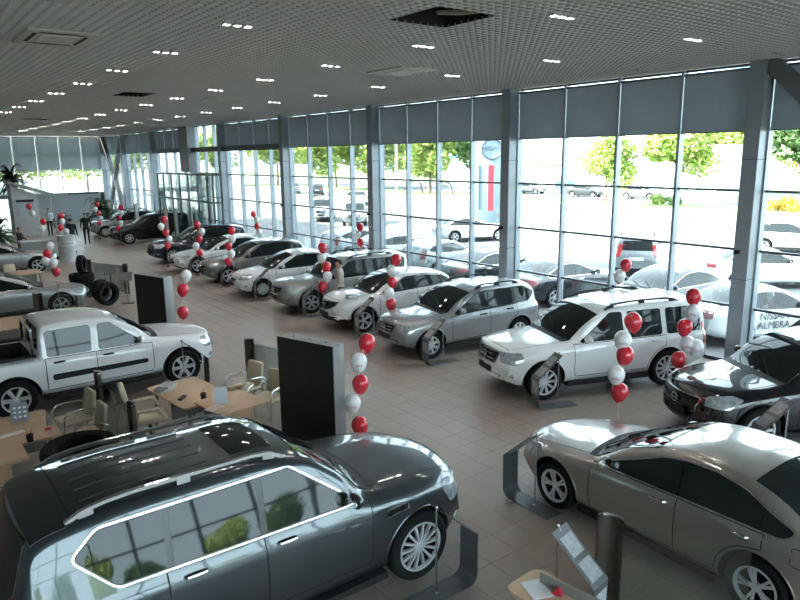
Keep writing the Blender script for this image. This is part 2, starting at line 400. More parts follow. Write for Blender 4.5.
SPEC = {
 'big_suv': dict(L=5.10, w=.985, wb=3.075, fo=.93, r=.41, kf=.30, kr=.10, tum=.34, cowl=1.50, hdr=2.30, rear='hatch', rim='multi',
   top=[(0, .74), (.03, .96), (.10, 1.10), (.45, 1.20), (1.2, 1.28), (1.50, 1.32), (1.9, 1.63), (2.30, 1.87), (2.8, 1.945), (3.8, 1.945), (4.5, 1.89), (4.76, 1.81), (4.92, 1.42), (5.03, 1.15), (5.10, .85)],
   belt=[(0, .92), (.6, 1.08), (1.7, 1.16), (4.2, 1.20), (5.14, 1.20)], bot=[(0, .42), (.3, .30), (.9, .28), (4.2, .30), (5.14, .48)],
   dlo=[(1.78, 1.245), (2.46, 1.765), (4.25, 1.75), (4.46, 1.58), (4.16, 1.285)], pil=[(2.82, .07), (3.72, .06)], doors=(1.60, 2.83, 3.76), sill=.50,
   grille=[(-.52, .62), (.52, .62), (.60, .98), (-.60, .98)], head=(.30, .70, .92, 42, [(-.27, -.10), (.20, -.14), (.30, .05), (.22, .13), (-.27, .06)]),
   tail=(5.0, .80, 1.10, 50, [(-.14, -.25), (.14, -.25), (.18, .22), (-.10, .25)]), rails='chrome', chrome=1, rg=[(-.66, 1.24), (.66, 1.24), (.58, 1.76), (-.58, 1.76)]),
 'sedan': dict(L=4.86, w=.915, wb=2.775, fo=.97, r=.335, kf=.36, kr=.22, tum=.42, cowl=1.40, hdr=2.42, rear='sedan', rim='five',
   top=[(0, .60), (.03, .69), (.12, .77), (.5, .85), (1.0, .92), (1.40, .97), (1.9, 1.23), (2.42, 1.415), (2.9, 1.485), (3.25, 1.48), (3.7, 1.38), (4.1, 1.18), (4.36, 1.06), (4.68, 1.03), (4.80, .98), (4.86, .72)],
   belt=[(0, .62), (.5, .76), (1.4, .89), (3, .94), (4.3, .985), (4.86, .93)], bot=[(0, .36), (.3, .22), (.9, .20), (4.0, .20), (4.86, .40)],
   dlo=[(1.72, .955), (2.55, 1.29), (2.8, 1.33), (3.15, 1.34), (3.5, 1.29), (4.04, 1.065), (3.95, 1.005)], pil=[(2.78, -.06), (3.72, .02)], doors=(1.58, 2.80, 3.78), sill=.31,
   grille=[(-.33, .42), (.33, .42), (.42, .66), (-.42, .66)], head=(.42, .72, .68, 45, [(-.25, -.07), (.10, -.09), (.34, .06), (.16, .10), (-.22, .03)]),
   tail=(4.72, .72, .88, 45, [(-.22, -.10), (.22, -.08), (.30, .06), (-.2, .10)]), rails=None, chrome=1, rg=None),
 'crossover': dict(L=4.80, w=.95, wb=2.825, fo=.95, r=.38, kf=.36, kr=.2, tum=.36, cowl=1.34, hdr=2.25, rear='hatch', rim='ten',
   top=[(0, .70), (.04, .86), (.14, .96), (.6, 1.05), (1.34, 1.13), (1.8, 1.41), (2.25, 1.60), (2.8, 1.70), (3.5, 1.69), (4.25, 1.58), (4.45, 1.50), (4.62, 1.2), (4.76, 1.0), (4.80, .75)],
   belt=[(0, .78), (.5, .92), (1.4, 1.0), (3.4, 1.07), (4.8, 1.10)], bot=[(0, .40), (.3, .27), (.9, .25), (4, .25), (4.8, .45)],
   dlo=[(1.75, 1.07), (2.45, 1.48), (3.0, 1.55), (3.7, 1.52), (4.2, 1.36), (3.95, 1.17)], pil=[(2.72, .0), (3.60, .05)], doors=(1.60, 2.74, 3.70), sill=.38,
   grille=[(-.42, .58), (.42, .58), (.52, .86), (-.52, .86)], head=(.34, .72, .84, 45, [(-.24, -.09), (.14, -.1), (.32, .06), (.15, .11), (-.2, .06)]),
   tail=(4.68, .75, 1.05, 48, [(-.2, -.10), (.2, -.08), (.25, .1), (-.2, .10)]), rails=None, chrome=1, rg=[(-.55, 1.2), (.55, 1.2), (.45, 1.5), (-.45, 1.5)]),
 'box_suv': dict(L=4.81, w=.925, wb=2.85, fo=.88, r=.385, kf=.26, kr=.06, tum=.22, cowl=1.36, hdr=2.14, rear='hatch', rim='ten',
   top=[(0, .74), (.03, .90), (.10, 1.03), (.5, 1.10), (1.36, 1.18), (1.75, 1.46), (2.14, 1.68), (2.5, 1.78), (3.2, 1.82), (4.3, 1.80), (4.6, 1.76), (4.69, 1.68), (4.76, 1.25), (4.79, 1.0), (4.81, .75)],
   belt=[(0, .86), (.5, 1.0), (1.5, 1.05), (4.81, 1.09)], bot=[(0, .42), (.3, .30), (.9, .29), (4, .29), (4.81, .42)],
   dlo=[(1.66, 1.12), (2.36, 1.635), (4.50, 1.635), (4.56, 1.60), (4.54, 1.14)], pil=[(2.72, .14), (3.64, .15)], doors=(1.52, 2.72, 3.66), sill=.44,
   grille=[(-.36, .70), (.36, .70), (.46, .96), (-.46, .96)], head=(.24, .70, .88, 40, [(-.22, -.11), (.16, -.13), (.26, .0), (.18, .10), (-.26, .09)]),
   tail=(4.74, .86, 1.05, 60, [(-.09, -.22), (.09, -.22), (.09, .22), (-.09, .22)]), rails='black', chrome=0, rg=[(-.62, 1.16), (.62, 1.16), (.58, 1.6), (-.58, 1.6)]),
 'compact_suv': dict(L=4.34, w=.91, wb=2.673, fo=.82, r=.34, kf=.27, kr=.14, tum=.28, cowl=1.24, hdr=2.06, rear='hatch', rim='seven',
   top=[(0, .66), (.03, .80), (.10, .92), (.5, 1.0), (1.24, 1.08), (1.65, 1.34), (2.06, 1.52), (2.5, 1.615), (3.3, 1.615), (3.9, 1.55), (4.05, 1.47), (4.2, 1.12), (4.30, .9), (4.34, .7)],
   belt=[(0, .78), (.5, .90), (1.3, .96), (4.34, 1.02)], bot=[(0, .38), (.3, .27), (.9, .25), (3.6, .25), (4.34, .42)],
   dlo=[(1.52, 1.02), (2.25, 1.455), (3.65, 1.46), (3.98, 1.30), (3.78, 1.12)], pil=[(2.52, .03), (3.32, .08)], doors=(1.40, 2.54, 3.40), sill=.38,
   grille=[(-.36, .62), (.36, .62), (.42, .84), (-.42, .84)], head=(.24, .68, .78, 42, [(-.18, -.10), (.14, -.11), (.25, .04), (.16, .09), (-.2, .08)]),
   tail=(4.22, .78, .95, 55, [(-.09, -.2), (.09, -.2), (.1, .2), (-.08, .2)]), rails='black', chrome=0, rg=[(-.55, 1.1), (.55, 1.1), (.5, 1.45), (-.5, 1.45)]),
 'round_crossover': dict(L=4.13, w=.885, wb=2.53, fo=.83, r=.345, kf=.36, kr=.2, tum=.34, cowl=1.12, hdr=2.0, rear='hatch', rim='five',
   top=[(0, .62), (.04, .82), (.14, .94), (.5, 1.03), (1.12, 1.09), (1.55, 1.32), (2.0, 1.48), (2.4, 1.55), (3.0, 1.53), (3.65, 1.42), (3.8, 1.34), (3.98, 1.05), (4.09, .85), (4.13, .7)],
   belt=[(0, .78), (.5, .94), (1.3, 1.0), (3, 1.06), (4.13, 1.08)], bot=[(0, .36), (.3, .25), (.9, .24), (3.4, .25), (4.13, .42)],
   dlo=[(1.46, 1.06), (2.2, 1.40), (2.8, 1.435), (3.4, 1.37), (3.66, 1.27), (3.5, 1.17)], pil=[(2.52, .03)], doors=(1.32, 2.54, 3.22), sill=.42,
   grille=[(-.42, .70), (-.12, .62), (.12, .62), (.42, .70), (.55, .88), (-.55, .88)], head=(.50, .68, .98, 60, [(-.16, -.02), (.18, -.03), (.30, .05), (-.10, .045)]),
   tail=(3.98, .70, 1.05, 45, [(-.12, -.16), (.1, -.18), (.2, .16), (0, .18)]), rails=None, chrome=0, clad=.42, rg=[(-.5, 1.12), (.5, 1.12), (.42, 1.38), (-.42, 1.38)]),
 'mid_suv': dict(L=4.64, w=.895, wb=2.63, fo=.93, r=.355, kf=.27, kr=.06, tum=.22, cowl=1.36, hdr=2.12, rear='hatch', rim='six',
   top=[(0, .68), (.03, .82), (.10, .95), (.5, 1.03), (1.36, 1.12), (1.75, 1.38), (2.12, 1.58), (2.5, 1.67), (3.2, 1.70), (4.2, 1.68), (4.42, 1.62), (4.52, 1.2), (4.60, .95), (4.64, .72)],
   belt=[(0, .80), (.5, .94), (1.5, 1.0), (4.64, 1.04)], bot=[(0, .38), (.3, .27), (.9, .26), (3.8, .26), (4.64, .42)],
   dlo=[(1.64, 1.06), (2.32, 1.53), (4.15, 1.53), (4.32, 1.45), (4.25, 1.12)], pil=[(2.65, .06), (3.50, .10)], doors=(1.50, 2.67, 3.56), sill=.40,
   grille=[(-.40, .62), (.40, .62), (.48, .86), (-.48, .86)], head=(.26, .68, .82, 40, [(-.2, -.10), (.16, -.12), (.26, .0), (.18, .10), (-.24, .08)]),
   tail=(4.52, .80, 1.1, 60, [(-.09, -.25), (.09, -.25), (.09, .25), (-.09, .25)]), rails='black', chrome=0, rg=[(-.58, 1.12), (.58, 1.12), (.54, 1.5), (-.54, 1.5)]),
 'small_sedan': dict(L=4.50, w=.85, wb=2.60, fo=.86, r=.31, kf=.30, kr=.18, tum=.36, cowl=1.22, hdr=2.10, rear='sedan', rim='steel',
   top=[(0, .60), (.03, .70), (.12, .80), (.5, .90), (1.22, 1.0), (1.65, 1.26), (2.10, 1.44), (2.55, 1.51), (3.0, 1.49), (3.5, 1.35), (3.95, 1.10), (4.3, 1.06), (4.44, 1.0), (4.50, .7)],
   belt=[(0, .64), (.5, .80), (1.3, .91), (3, .96), (4.5, .96)], bot=[(0, .34), (.3, .22), (.9, .20), (3.6, .20), (4.5, .38)],
   dlo=[(1.50, .98), (2.28, 1.37), (2.8, 1.395), (3.3, 1.32), (3.72, 1.09), (3.62, 1.02)], pil=[(2.48, -.03), (3.36, .03)], doors=(1.36, 2.50, 3.42), sill=.32,
   grille=[(-.3, .55), (.3, .55), (.36, .70), (-.36, .70)], head=(.34, .64, .74, 45, [(-.22, -.09), (.12, -.10), (.28, .05), (.14, .10), (-.2, .05)]),
   tail=(4.38, .66, .88, 45, [(-.2, -.10), (.2, -.08), (.22, .1), (-.2, .12)]), rails=None, chrome=0, rg=None),
 'hatchback': dict(L=4.33, w=.89, wb=2.63, fo=.85, r=.345, kf=.32, kr=.14, tum=.32, cowl=1.24, hdr=2.12, rear='hatch', rim='five',
   top=[(0, .66), (.03, .78), (.12, .88), (.5, .96), (1.24, 1.05), (1.7, 1.33), (2.12, 1.51), (2.6, 1.60), (3.2, 1.58), (3.9, 1.47), (4.02, 1.4), (4.2, 1.1), (4.30, .9), (4.33, .7)],
   belt=[(0, .74), (.5, .87), (1.3, .95), (3, 1.0), (4.33, 1.04)], bot=[(0, .36), (.3, .25), (.9, .23), (3.6, .24), (4.33, .40)],
   dlo=[(1.55, 1.01), (2.32, 1.42), (2.9, 1.465), (3.5, 1.42), (3.92, 1.27), (3.7, 1.10)], pil=[(2.52, .02), (3.32, .05)], doors=(1.40, 2.54, 3.38), sill=.36,
   grille=[(-.34, .56), (.34, .56), (.42, .74), (-.42, .74)], head=(.32, .66, .78, 44, [(-.2, -.08), (.12, -.09), (.28, .05), (.14, .1), (-.2, .05)]),
   tail=(4.18, .72, 1.0, 50, [(-.16, -.10), (.16, -.1), (.2, .1), (-.14, .12)]), rails=None, chrome=0, rg=[(-.52, 1.12), (.52, 1.12), (.44, 1.4), (-.44, 1.4)]),
 'pickup': dict(L=5.22, w=.925, wb=3.20, fo=.88, r=.385, kf=.26, kr=.03, tum=.20, cowl=1.36, hdr=2.10, rear='pickup', rim='six',
   top=[(0, .74), (.03, .88), (.10, 1.0), (.5, 1.08), (1.36, 1.17), (1.72, 1.43), (2.10, 1.64), (2.45, 1.735), (3.0, 1.76), (3.46, 1.74), (3.53, 1.70), (3.60, 1.25), (3.63, 1.15), (4.4, 1.15), (5.18, 1.15), (5.22, .9)],
   belt=[(0, .84), (.5, .98), (1.5, 1.03), (3.5, 1.06), (3.7, 1.06), (5.22, 1.06)], bot=[(0, .42), (.3, .32), (.9, .32), (4, .34), (5.22, .45)],
   dlo=[(1.66, 1.09), (2.30, 1.585), (3.42, 1.58), (3.46, 1.54), (3.46, 1.11)], pil=[(2.60, .16)], doors=(1.50, 2.60, 3.52), sill=.46,
   grille=[(-.36, .68), (.36, .68), (.46, .92), (-.46, .92)], head=(.24, .70, .86, 40, [(-.2, -.11), (.16, -.13), (.26, .0), (.18, .10), (-.24, .09)]),
   tail=(5.16, .88, .85, 60, [(-.07, -.2), (.07, -.2), (.07, .2), (-.07, .2)]), rails=None, chrome=0, rg=None),
}

CARCACHE = {}
def car_meshes(kind, fine):
    """all part meshes of a car model: list of (part name, parent part or None, MB or mesh, material key)"""
    key = (kind, fine)
    if key in CARCACHE: return CARCACHE[key]
    sp = SPEC[kind]; L, w0, wb, fo, r = sp['L'], sp['w'], sp['wb'], sp['fo'], sp['r']; X0 = wb / 2 + fo
    nst = 120 if fine else 70
    S = np.unique(np.concatenate([np.linspace(0, L, nst), np.linspace(0, .16, 9), np.linspace(L - .16, L, 7), [p[0] for p in sp['top']]]))
    S = S[np.concatenate([[True], np.diff(S) > .004])]; S[-1] = L
    top = pchip(sp['top'], S); belt = pchip(sp['belt'], S); bot = pchip(sp['bot'], S)
    wid = w0 * pchip([(0, .80), (.12, .87), (.45, .965), (.9, .995), (1.5, 1.0), (L - 1.0, .995), (L - .35, .965), (L - .08, .90), (L, .86)], S)
    def shear(s, f):
        wf = max(0.0, 1 - s / sp['hdr']); dr = L - s; wr = max(0.0, 1 - dr / 1.0)
        return (sp['kf'] * wf - sp['kr'] * wr**1.2) * f * f
    rings = []; yts = []
    for s, zt, zsb, zb, w in zip(S, top, belt, bot, wid):
        crown = .055 if zt > 1.3 else .045
        zs = min(zsb, zt - crown - .03); gh = zt - zs
        yt = (w - .05) - sp['tum'] * max(0, gh - .1) - .13 * (1 - min(1, max(0, (gh - .08) / .3)))
        yts.append(yt)
        zm = zb + .55 * (zs - zb)
        pts = [(0, zb), (w - .14, zb), (w - .035, zb + .10), (w, zm), (w - .012, zs - .07), (w - .05, zs), (yt, zt - crown), (.5 * yt, zt - crown * .22), (0, zt)]
        rad = [0, .06, .08, .3, .05, .05, .085 if gh > .3 else .09, .3, 0]
        h = fillet_poly(pts, rad, 4 if fine else 3, 2)
        ring = [(p[0], p[1]) for p in h]; full = [(y, z) for y, z in ring] + [(-y, z) for y, z in ring[-2:0:-1]]
        rings.append([(X0 - s - shear(s, min(1, abs(y) / w0)), y, z) for y, z in full])
    n = len(rings[0]); mb = MB(); mb.v = [p for R in rings for p in R]
    for i in range(len(rings) - 1):
        for k in range(n):
            k2 = (k + 1) % n; mb.f.append((i * n + k, (i + 1) * n + k, (i + 1) * n + k2, i * n + k2))
    for i, rev in ((0, False), (len(rings) - 1, True)):
        c = len(mb.v); R = rings[i]; zc = sum(p[2] for p in R) / n; mb.v.append((max(p[0] for p in R) + .012 if i == 0 else min(p[0] for p in R) - .01, 0, zc))
        for k in range(n):
            f = (c, i * n + k, i * n + (k + 1) % n); mb.f.append(f[::-1] if rev else f)
    mb.m = [0] * len(mb.f)
    base = mb.mesh('body', [M_PLASTIC], None)
    sf = Surf(BVHTree.FromPolygons([Vector(v) for v in mb.v], mb.f))
    # wheel wells (and the cargo bed) are cut out
    Ra = r + .065; cut = MB()
    for X in (wb / 2, -wb / 2):
        for sg in (1, -1):
            y0, y1 = sorted((sg * (w0 - .36), sg * (w0 + .4)))
            nn = 40; a = [(X + Ra * math.cos(2 * PI * k / nn), r + .01 + Ra * math.sin(2 * PI * k / nn)) for k in range(nn)]
            vs = [(x, y0, z) for x, z in a] + [(x, y1, z) for x, z in a]
            fs = [tuple(range(nn)), tuple(range(nn, 2 * nn))[::-1]] + [(i, nn + i, nn + (i + 1) % nn, (i + 1) % nn) for i in range(nn)]
            cut.add(vs, fs)
    if sp['rear'] == 'pickup':
        cut.box(X0 - 5.12, X0 - 3.70, -.70, .70, .66, 1.6)
    ob = bpy.data.objects.new('tmp', base); oc = bpy.data.objects.new('tmpc', cut.mesh('c', [M_PLASTIC]))
    COL.objects.link(ob); COL.objects.link(oc)
    bm = bmesh.new(); bm.from_mesh(oc.data); bmesh.ops.recalc_face_normals(bm, faces=bm.faces[:]); bm.to_mesh(oc.data); bm.free()
    bm = bmesh.new(); bm.from_mesh(base); bmesh.ops.recalc_face_normals(bm, faces=bm.faces[:]); bm.to_mesh(base); bm.free()
    md = ob.modifiers.new('b', 'BOOLEAN'); md.operation = 'DIFFERENCE'; md.object = oc; md.solver = 'EXACT'
    dg = bpy.context.evaluated_depsgraph_get()
    body = bpy.data.meshes.new_from_object(ob.evaluated_get(dg)); body.name = 'body'
    bpy.data.objects.remove(ob); bpy.data.objects.remove(oc)
    clad = sp.get('clad', .0); mi = []
    for p in body.polygons:
        c = p.center; k = 0
        for X in (wb / 2, -wb / 2):
            d = math.hypot(c.x - X, c.z - r - .01)
            if abs(c.y) < w0 + .05 and abs(c.y) > w0 - .38 and d < Ra + .004 and (abs(d - Ra) < .02 and abs(p.normal.y) < .3 or abs(p.normal.y) > .95 and d < Ra - .02 and abs(abs(c.y) - w0 + .36) < .01): k = 1
        if p.normal.z < -.75 and c.z < .55 or c.z < clad: k = 1
        if sp['rear'] == 'pickup' and X0 - 5.125 < c.x < X0 - 3.695 and abs(c.y) < .705 and .65 < c.z < 1.14: k = 1
        mi.append(k)
    body.materials.clear(); body.materials.append(None); body.materials.append(M_PLASTIC)
    body.polygons.foreach_set('material_index', mi); body.polygons.foreach_set('use_smooth', [True] * len(mi)); body.set_sharp_from_angle(angle=math.radians(38))
    parts = [('body', None, body, 'body')]
    SO, SU, SV, SD = (X0, 0, 0), (-1, 0, 0), (0, 0, 1), (0, -1, 0)
    res = .09 if fine else .16
    def side(name, m, mats, parent=None, sm=35):
        a = len(parts); parts.append((name, parent, m.mesh(name, mats if mats != 'paint' else [None], sm), mats))
        p2 = parent if parent is None else parent + 1
        parts.append((name, p2, mirror_y(m).mesh(name, mats if mats != 'paint' else [None], sm), mats)); return a
    def one(name, m, mats, parent=None, sm=35):
        parts.append((name, parent, m.mesh(name, mats if mats != 'paint' else [None], sm), mats)); return len(parts) - 1
    sill = sp['sill']; sA, sB, sC = sp['doors']; cxr = fo + wb
    def dl_bot(s):   # lower edge of the glazing
        d = sp['dlo']; lo = [p for p in (d[0], d[-1])]; t = (s - lo[0][0]) / (lo[1][0] - lo[0][0]); return lo[0][1] + (lo[1][1] - lo[0][1]) * t - .035
    Rd = Ra + .05
    fd = [(sA, sill + .06), (sA + .05, sill), (sB, sill), (sB, dl_bot(sB)), (sA, dl_bot(sA))]
    xs_ = cxr - math.sqrt(max(.0, Rd**2 - (sill - r)**2)); rd = [(sB, sill), (min(xs_, sC), sill)]
    a = math.atan2(sill - r, xs_ - cxr) % (2 * PI)
    if xs_ < sC:
        for k in range(1, 9):
            t = a - (a - PI * .52) * k / 8; p = (cxr + Rd * math.cos(t), r + Rd * math.sin(t))
            if p[0] > sC: break
            rd.append(p)
    rd += [(sC, max(rd[-1][1] + .02, r + Rd * .5)), (sC, dl_bot(sC)), (sB, dl_bot(sB))]
    dl = round_poly(sp['dlo'], .05)
    painted = kind in ('box_suv', 'pickup')
    if not painted: side('window_surround', sf.patch(grow(dl, .03), SO, SU, SV, SD, .003, res), [M_GLOSSBLACK])
    for nm, poly, hs in (('door', fd, sB - .22), ('door', rd, sC - .24)):
        side('door_gap', sf.ribbon(poly, .013, SO, SU, SV, SD, .0035, closed=True), [M_GAP], sm=None)
        di = side('door', sf.patch(round_poly(grow(poly, -.007), .02), SO, SU, SV, SD, .004, res * .7, rim=.002), 'paint')
        hz = dl_bot(hs) - .085; h, nn = sf.hit(Vector((X0 - hs, 2, hz)), Vector((0, -1, 0)))
        m = MB(); pth = [h + Vector((.10, .004, 0)), h + Vector((.085, .035, .004)), h + Vector((0, .045, .006)), h + Vector((-.085, .035, .004)), h + Vector((-.10, .004, 0))]
        m.tube(pth, [.012, .018, .020, .018, .012], 8)
        hp = 'paint' if not sp['chrome'] else [M_CHROME]
        if kind in ('pickup', 'compact_suv'): hp = [M_PLASTIC]
        side('door_handle', m, hp, di)
    # glazing
    wins = []; rest = dl
    for (ps, pw) in sp['pil']:
        sl = -.05
        wins.append(clip_poly(rest, (ps - max(pw, .03) / 2, 1.2), (-1, sl))); rest = clip_poly(rest, (ps + max(pw, .03) / 2, 1.2), (1, -sl))
    wins.append(rest)
    for p in wins:
        if len(p) > 2 and painted:
            p = round_poly(ccw(p), .05, 3); side('window_seal', sf.patch(grow(p, .016), SO, SU, SV, SD, .005, res), [M_GLOSSBLACK])
        if len(p) > 2: side('side_window', sf.patch(round_poly(p, .02, 2), SO, SU, SV, SD, .007, res), [M_CARGLASS])
    if sp['chrome']:
        m = sf.ribbon(grow(dl, .022), .017, SO, SU, SV, SD, .010, closed=True); side('window_trim', m, [M_CHROME], sm=None)
    def tp(s, f):
        yt = np.interp(s, S, yts); y = f * yt; return (X0 - s - shear(s, min(1, abs(y) / w0)), y)
    TO, TU, TV, TD = (0, 0, 0), (1, 0, 0), (0, 1, 0), (0, 0, -1)
    def toppoly(s0, s1, f0, f1, n=9):
        return [tp(s0, f0 * (2 * k / (n - 1) - 1)) for k in range(n)] + [tp(s1, f1 * (1 - 2 * k / (n - 1))) for k in range(n)]
    c, hd = sp['cowl'], sp['hdr']
    one('cowl', sf.patch(toppoly(c - .10, c + .10, .93, .97), TO, TU, TV, TD, .003, res), [M_PLASTIC])
    one('windshield', sf.patch(toppoly(c + .03, hd - .03, .955, .93), TO, TU, TV, TD, .008, res), [M_CARGLASS])
    m = sf.ribbon([tp(.16, f) for f in np.linspace(-.86, .86, 11)], .012, TO, TU, TV, TD, .003)
    for sg in (1, -1):
        q = sf.ribbon([tp(s, sg * .90) for s in np.linspace(.2, c - .08, 8)], .010, TO, TU, TV, TD, .003); m.add(q.v, q.f)
    one('bonnet_gap', m, [M_GAP], sm=None)
    m = MB()
    for ya in (.42, -.05):
        a_ = Vector((*tp(c + .05, .0), 0)); h1, n1 = sf.hit(Vector((a_.x, ya, 2)), Vector((0, 0, -1))); h2, n2 = sf.hit(Vector((a_.x - .22, ya - .42, 2)), Vector((0, 0, -1)))
        m.tube([h1 + n1 * .02, h2 + n2 * .02], .008, 5)
    one('wiper', m, [M_PLASTIC])
    # front and rear ends
    FO, FU, FV, FD = (0, 0, 0), (0, 1, 0), (0, 0, 1), (-1, 0, 0)
    gi = one('grille', sf.patch(round_poly(sp['grille'], .05), FO, FU, FV, FD, .006, .07), [M_GLOSSBLACK])
    g = sp['grille']; gz = (g[0][1] + g[-1][1]) / 2
    m = sf.ribbon(grow(round_poly(g, .05), -.012), .022, FO, FU, FV, FD, .014, closed=True)
    if kind in ('compact_suv', 'mid_suv', 'big_suv', 'box_suv', 'pickup'):
        for k in range(1, 3):
            zz = g[0][1] + (g[-1][1] - g[0][1]) * k / 3; q = sf.ribbon([(-abs(g[0][0]) + .05, zz), (abs(g[0][0]) - .05, zz)], .016, FO, FU, FV, FD, .016); m.add(q.v, q.f)
    one('grille_trim', m, [M_CHROME], gi, None)
    h, nn = sf.hit(Vector((3, 0, gz)), Vector((-1, 0, 0)))
    m = MB(); ring = [(h.x + .03, .075 * math.cos(2 * PI * k / 20), h.z + .075 * math.sin(2 * PI * k / 20)) for k in range(21)]
    m.tube(ring, .011, 5, cap=False); m.box(h.x + .02, h.x + .042, -.10, .10, h.z - .016, h.z + .016); one('badge', m, [M_CHROME], gi)
    zb_ = sp['bot'][1][1]
    lo = sf.patch(round_poly([(-.45, zb_ + .10), (.45, zb_ + .10), (.52, zb_ + .20), (-.52, zb_ + .20)], .03), FO, FU, FV, FD, .005, .1); one('lower_intake', lo, [M_PLASTIC])
    h, nn = sf.hit(Vector((3, 0, zb_ + .26)), Vector((-1, 0, 0))); m = MB(); m.box(h.x - .02, h.x + .02, -.26, .26, zb_ + .21, zb_ + .32); one('number_plate', m, [M_PLASTIC])
    def corner(spec, front):
        s, y, z, ang, poly = spec; an = math.radians(ang); X = X0 - s
        d = Vector((-math.cos(an), -math.sin(an), 0)) if front else Vector((math.cos(an), -math.sin(an), 0))
        u = Vector((-math.sin(an), math.cos(an), 0)) if front else Vector((math.sin(an), math.cos(an), 0))
        return sf.patch(round_poly(poly, .03), (X, y * w0 / .95, z), u, (0, 0, 1), d, .007, .06)
    hi = side('headlight', corner(sp['head'], True), [M_LAMP]); side('taillight', corner(sp['tail'], False), [M_TAIL])
    fl = (sp['head'][0] + .0, .74, zb_ + .22, 40, [(.05 * math.cos(t), .05 * math.sin(t)) for t in np.linspace(0, 2 * PI, 10)[:-1]]); side('fog_light', corner(fl, True), [M_LAMP])
    if sp['rear'] == 'hatch':
        one('rear_window', sf.patch(round_poly(sp['rg'], .06), (0, 0, 0), (0, -1, 0), (0, 0, 1), (1, 0, 0), .007, res), [M_CARGLASS])
        one('rear_spoiler', sf.patch(toppoly(L - .62 if L > 4.5 else L - .52, L - .34, .96, .93), TO, TU, TV, TD, .010, res), 'paint')
    elif sp['rear'] == 'sedan':
        s0 = [p[0] for p in sp['top']]; i = next(k for k, p in enumerate(sp['top']) if p[0] > hd + .6)
        one('rear_window', sf.patch(toppoly(sp['top'][i][0] + .28, sp['top'][-4][0] - .02, .88, .90), TO, TU, TV, TD, .008, res), [M_CARGLASS])
        one('boot_gap', sf.ribbon([tp(s, .86) for s in np.linspace(sp['top'][-4][0] + .03, L - .12, 5)] + [tp(s, -.86) for s in np.linspace(L - .12, sp['top'][-4][0] + .03, 5)], .010, TO, TU, TV, TD, .003), [M_GAP], sm=None)
    else:
        one('rear_window', sf.patch(round_poly([(-.6, 1.22), (.6, 1.22), (.56, 1.62), (-.56, 1.62)], .06), (X0 - 3.3, 0, 0), (0, -1, 0), (0, 0, 1), (1, 0, 0), .007, .12), [M_CARGLASS])
        m = MB()
        for sg in (1, -1):
            m.tube([(X0 - 3.66, sg * .58, 1.16), (X0 - 3.66, sg * .55, 1.60)], .03, 8)
        m.tube([(X0 - 3.66, -.55, 1.60), (X0 - 3.66, .55, 1.60)], .03, 8); one('roll_bar', m, [M_CHROME])
    h, nn = sf.hit(Vector((-6, 0, .80)), Vector((1, 0, 0))); m = MB(); m.box(h.x - .012, h.x + .03, -.26, .26, .74, .86); one('rear_number_plate', m, [M_PLATE])
    # sills, mirrors, fuel flap, rails, arches
    m = MB(); 
    for sg in (1,):
        yb = w0 - .03; z0 = sp['bot'][2][1]
        m.box(-wb / 2 + Ra + .03, wb / 2 - Ra - .03, yb - .16, yb + (.05 if kind in ('big_suv', 'box_suv', 'pickup') else .0), z0 - .03, z0 + .05)
    side('side_sill', m, [M_PLASTIC])
    ms = sA + .26; h, nn = sf.hit(Vector((X0 - ms, 3, dl_bot(ms) + .08)), Vector((0, -1, 0)))
    m = MB(); m.sphere((0, 0, 0), .09, .115, .082, 12, 8); m.v = [(x * (1 if x > 0 else .35) + h.x, y + h.y + .13, z + h.z + .03) for x, y, z in m.v]
    m.bar((h.x, h.y - .02, h.z - .02), (h.x, h.y + .09, h.z), .05, .04)
    mi_ = side('wing_mirror', m, 'paint')
    m = MB(); m.sphere((0, 0, 0), .01, .095, .066, 10, 6); m.v = [(x + h.x - .033, y + h.y + .13, z + h.z + .03) for x, y, z in m.v]; side('mirror_glass', m, [M_CHROME], mi_)
    if fine:
        ff = sf.ribbon(round_poly([(cxr + .32, .78), (cxr + .52, .78), (cxr + .52, .96), (cxr + .32, .96)] if sp['rear'] != 'pickup' else [(cxr + .3, .85), (cxr + .45, .85), (cxr + .45, .98), (cxr + .3, .98)], .03), .008, SO, SU, SV, SD, .003, closed=True)
        one('fuel_flap_gap', ff, [M_GAP], sm=None)
    arc = []
    for X, nm in ((wb / 2, 0), (-wb / 2, 1)):
        m = MB(); pth = []
        a0 = -.35
        for k in range(25):
            t = a0 + (PI - 2 * a0) * k / 24; p = Vector((X + (Ra + .012) * math.cos(t), 3, r + .01 + (Ra + .012) * math.sin(t)))
            if p.z < .24: continue
            h, nn = sf.hit(p, Vector((0, -1, 0))); pth.append(h + Vector((0, -.004, 0)))
        m.tube(pth, .009, 6); side('wheel_arch', m, 'paint' if not clad else [M_PLASTIC])
    if sp['rails']:
        m = MB(); s0, s1 = hd + .15, L - (.75 if kind != 'big_suv' else .62); pts = []; nseg = 12
        for k in range(nseg + 1):
            s = s0 + (s1 - s0) * k / nseg; x, y = tp(s, .90); h, nn = sf.hit(Vector((x, y, 3)), Vector((0, 0, -1)))
            lift = .0 if k in (0, nseg) else (.05 if k in (1, nseg - 1) else .06); pts.append((x, y, h.z + lift))
        P = m
        for a_, b_ in zip(pts, pts[1:]): P.bar(a_, b_, .045, .03)
        for k in (1, nseg // 2, nseg - 1): x, y, z = pts[k]; P.box(x - .06, x + .06, y - .022, y + .022, z - .07, z)
        side('roof_rail', m, [M_CHROME if sp['rails'] == 'chrome' else M_PLASTIC])
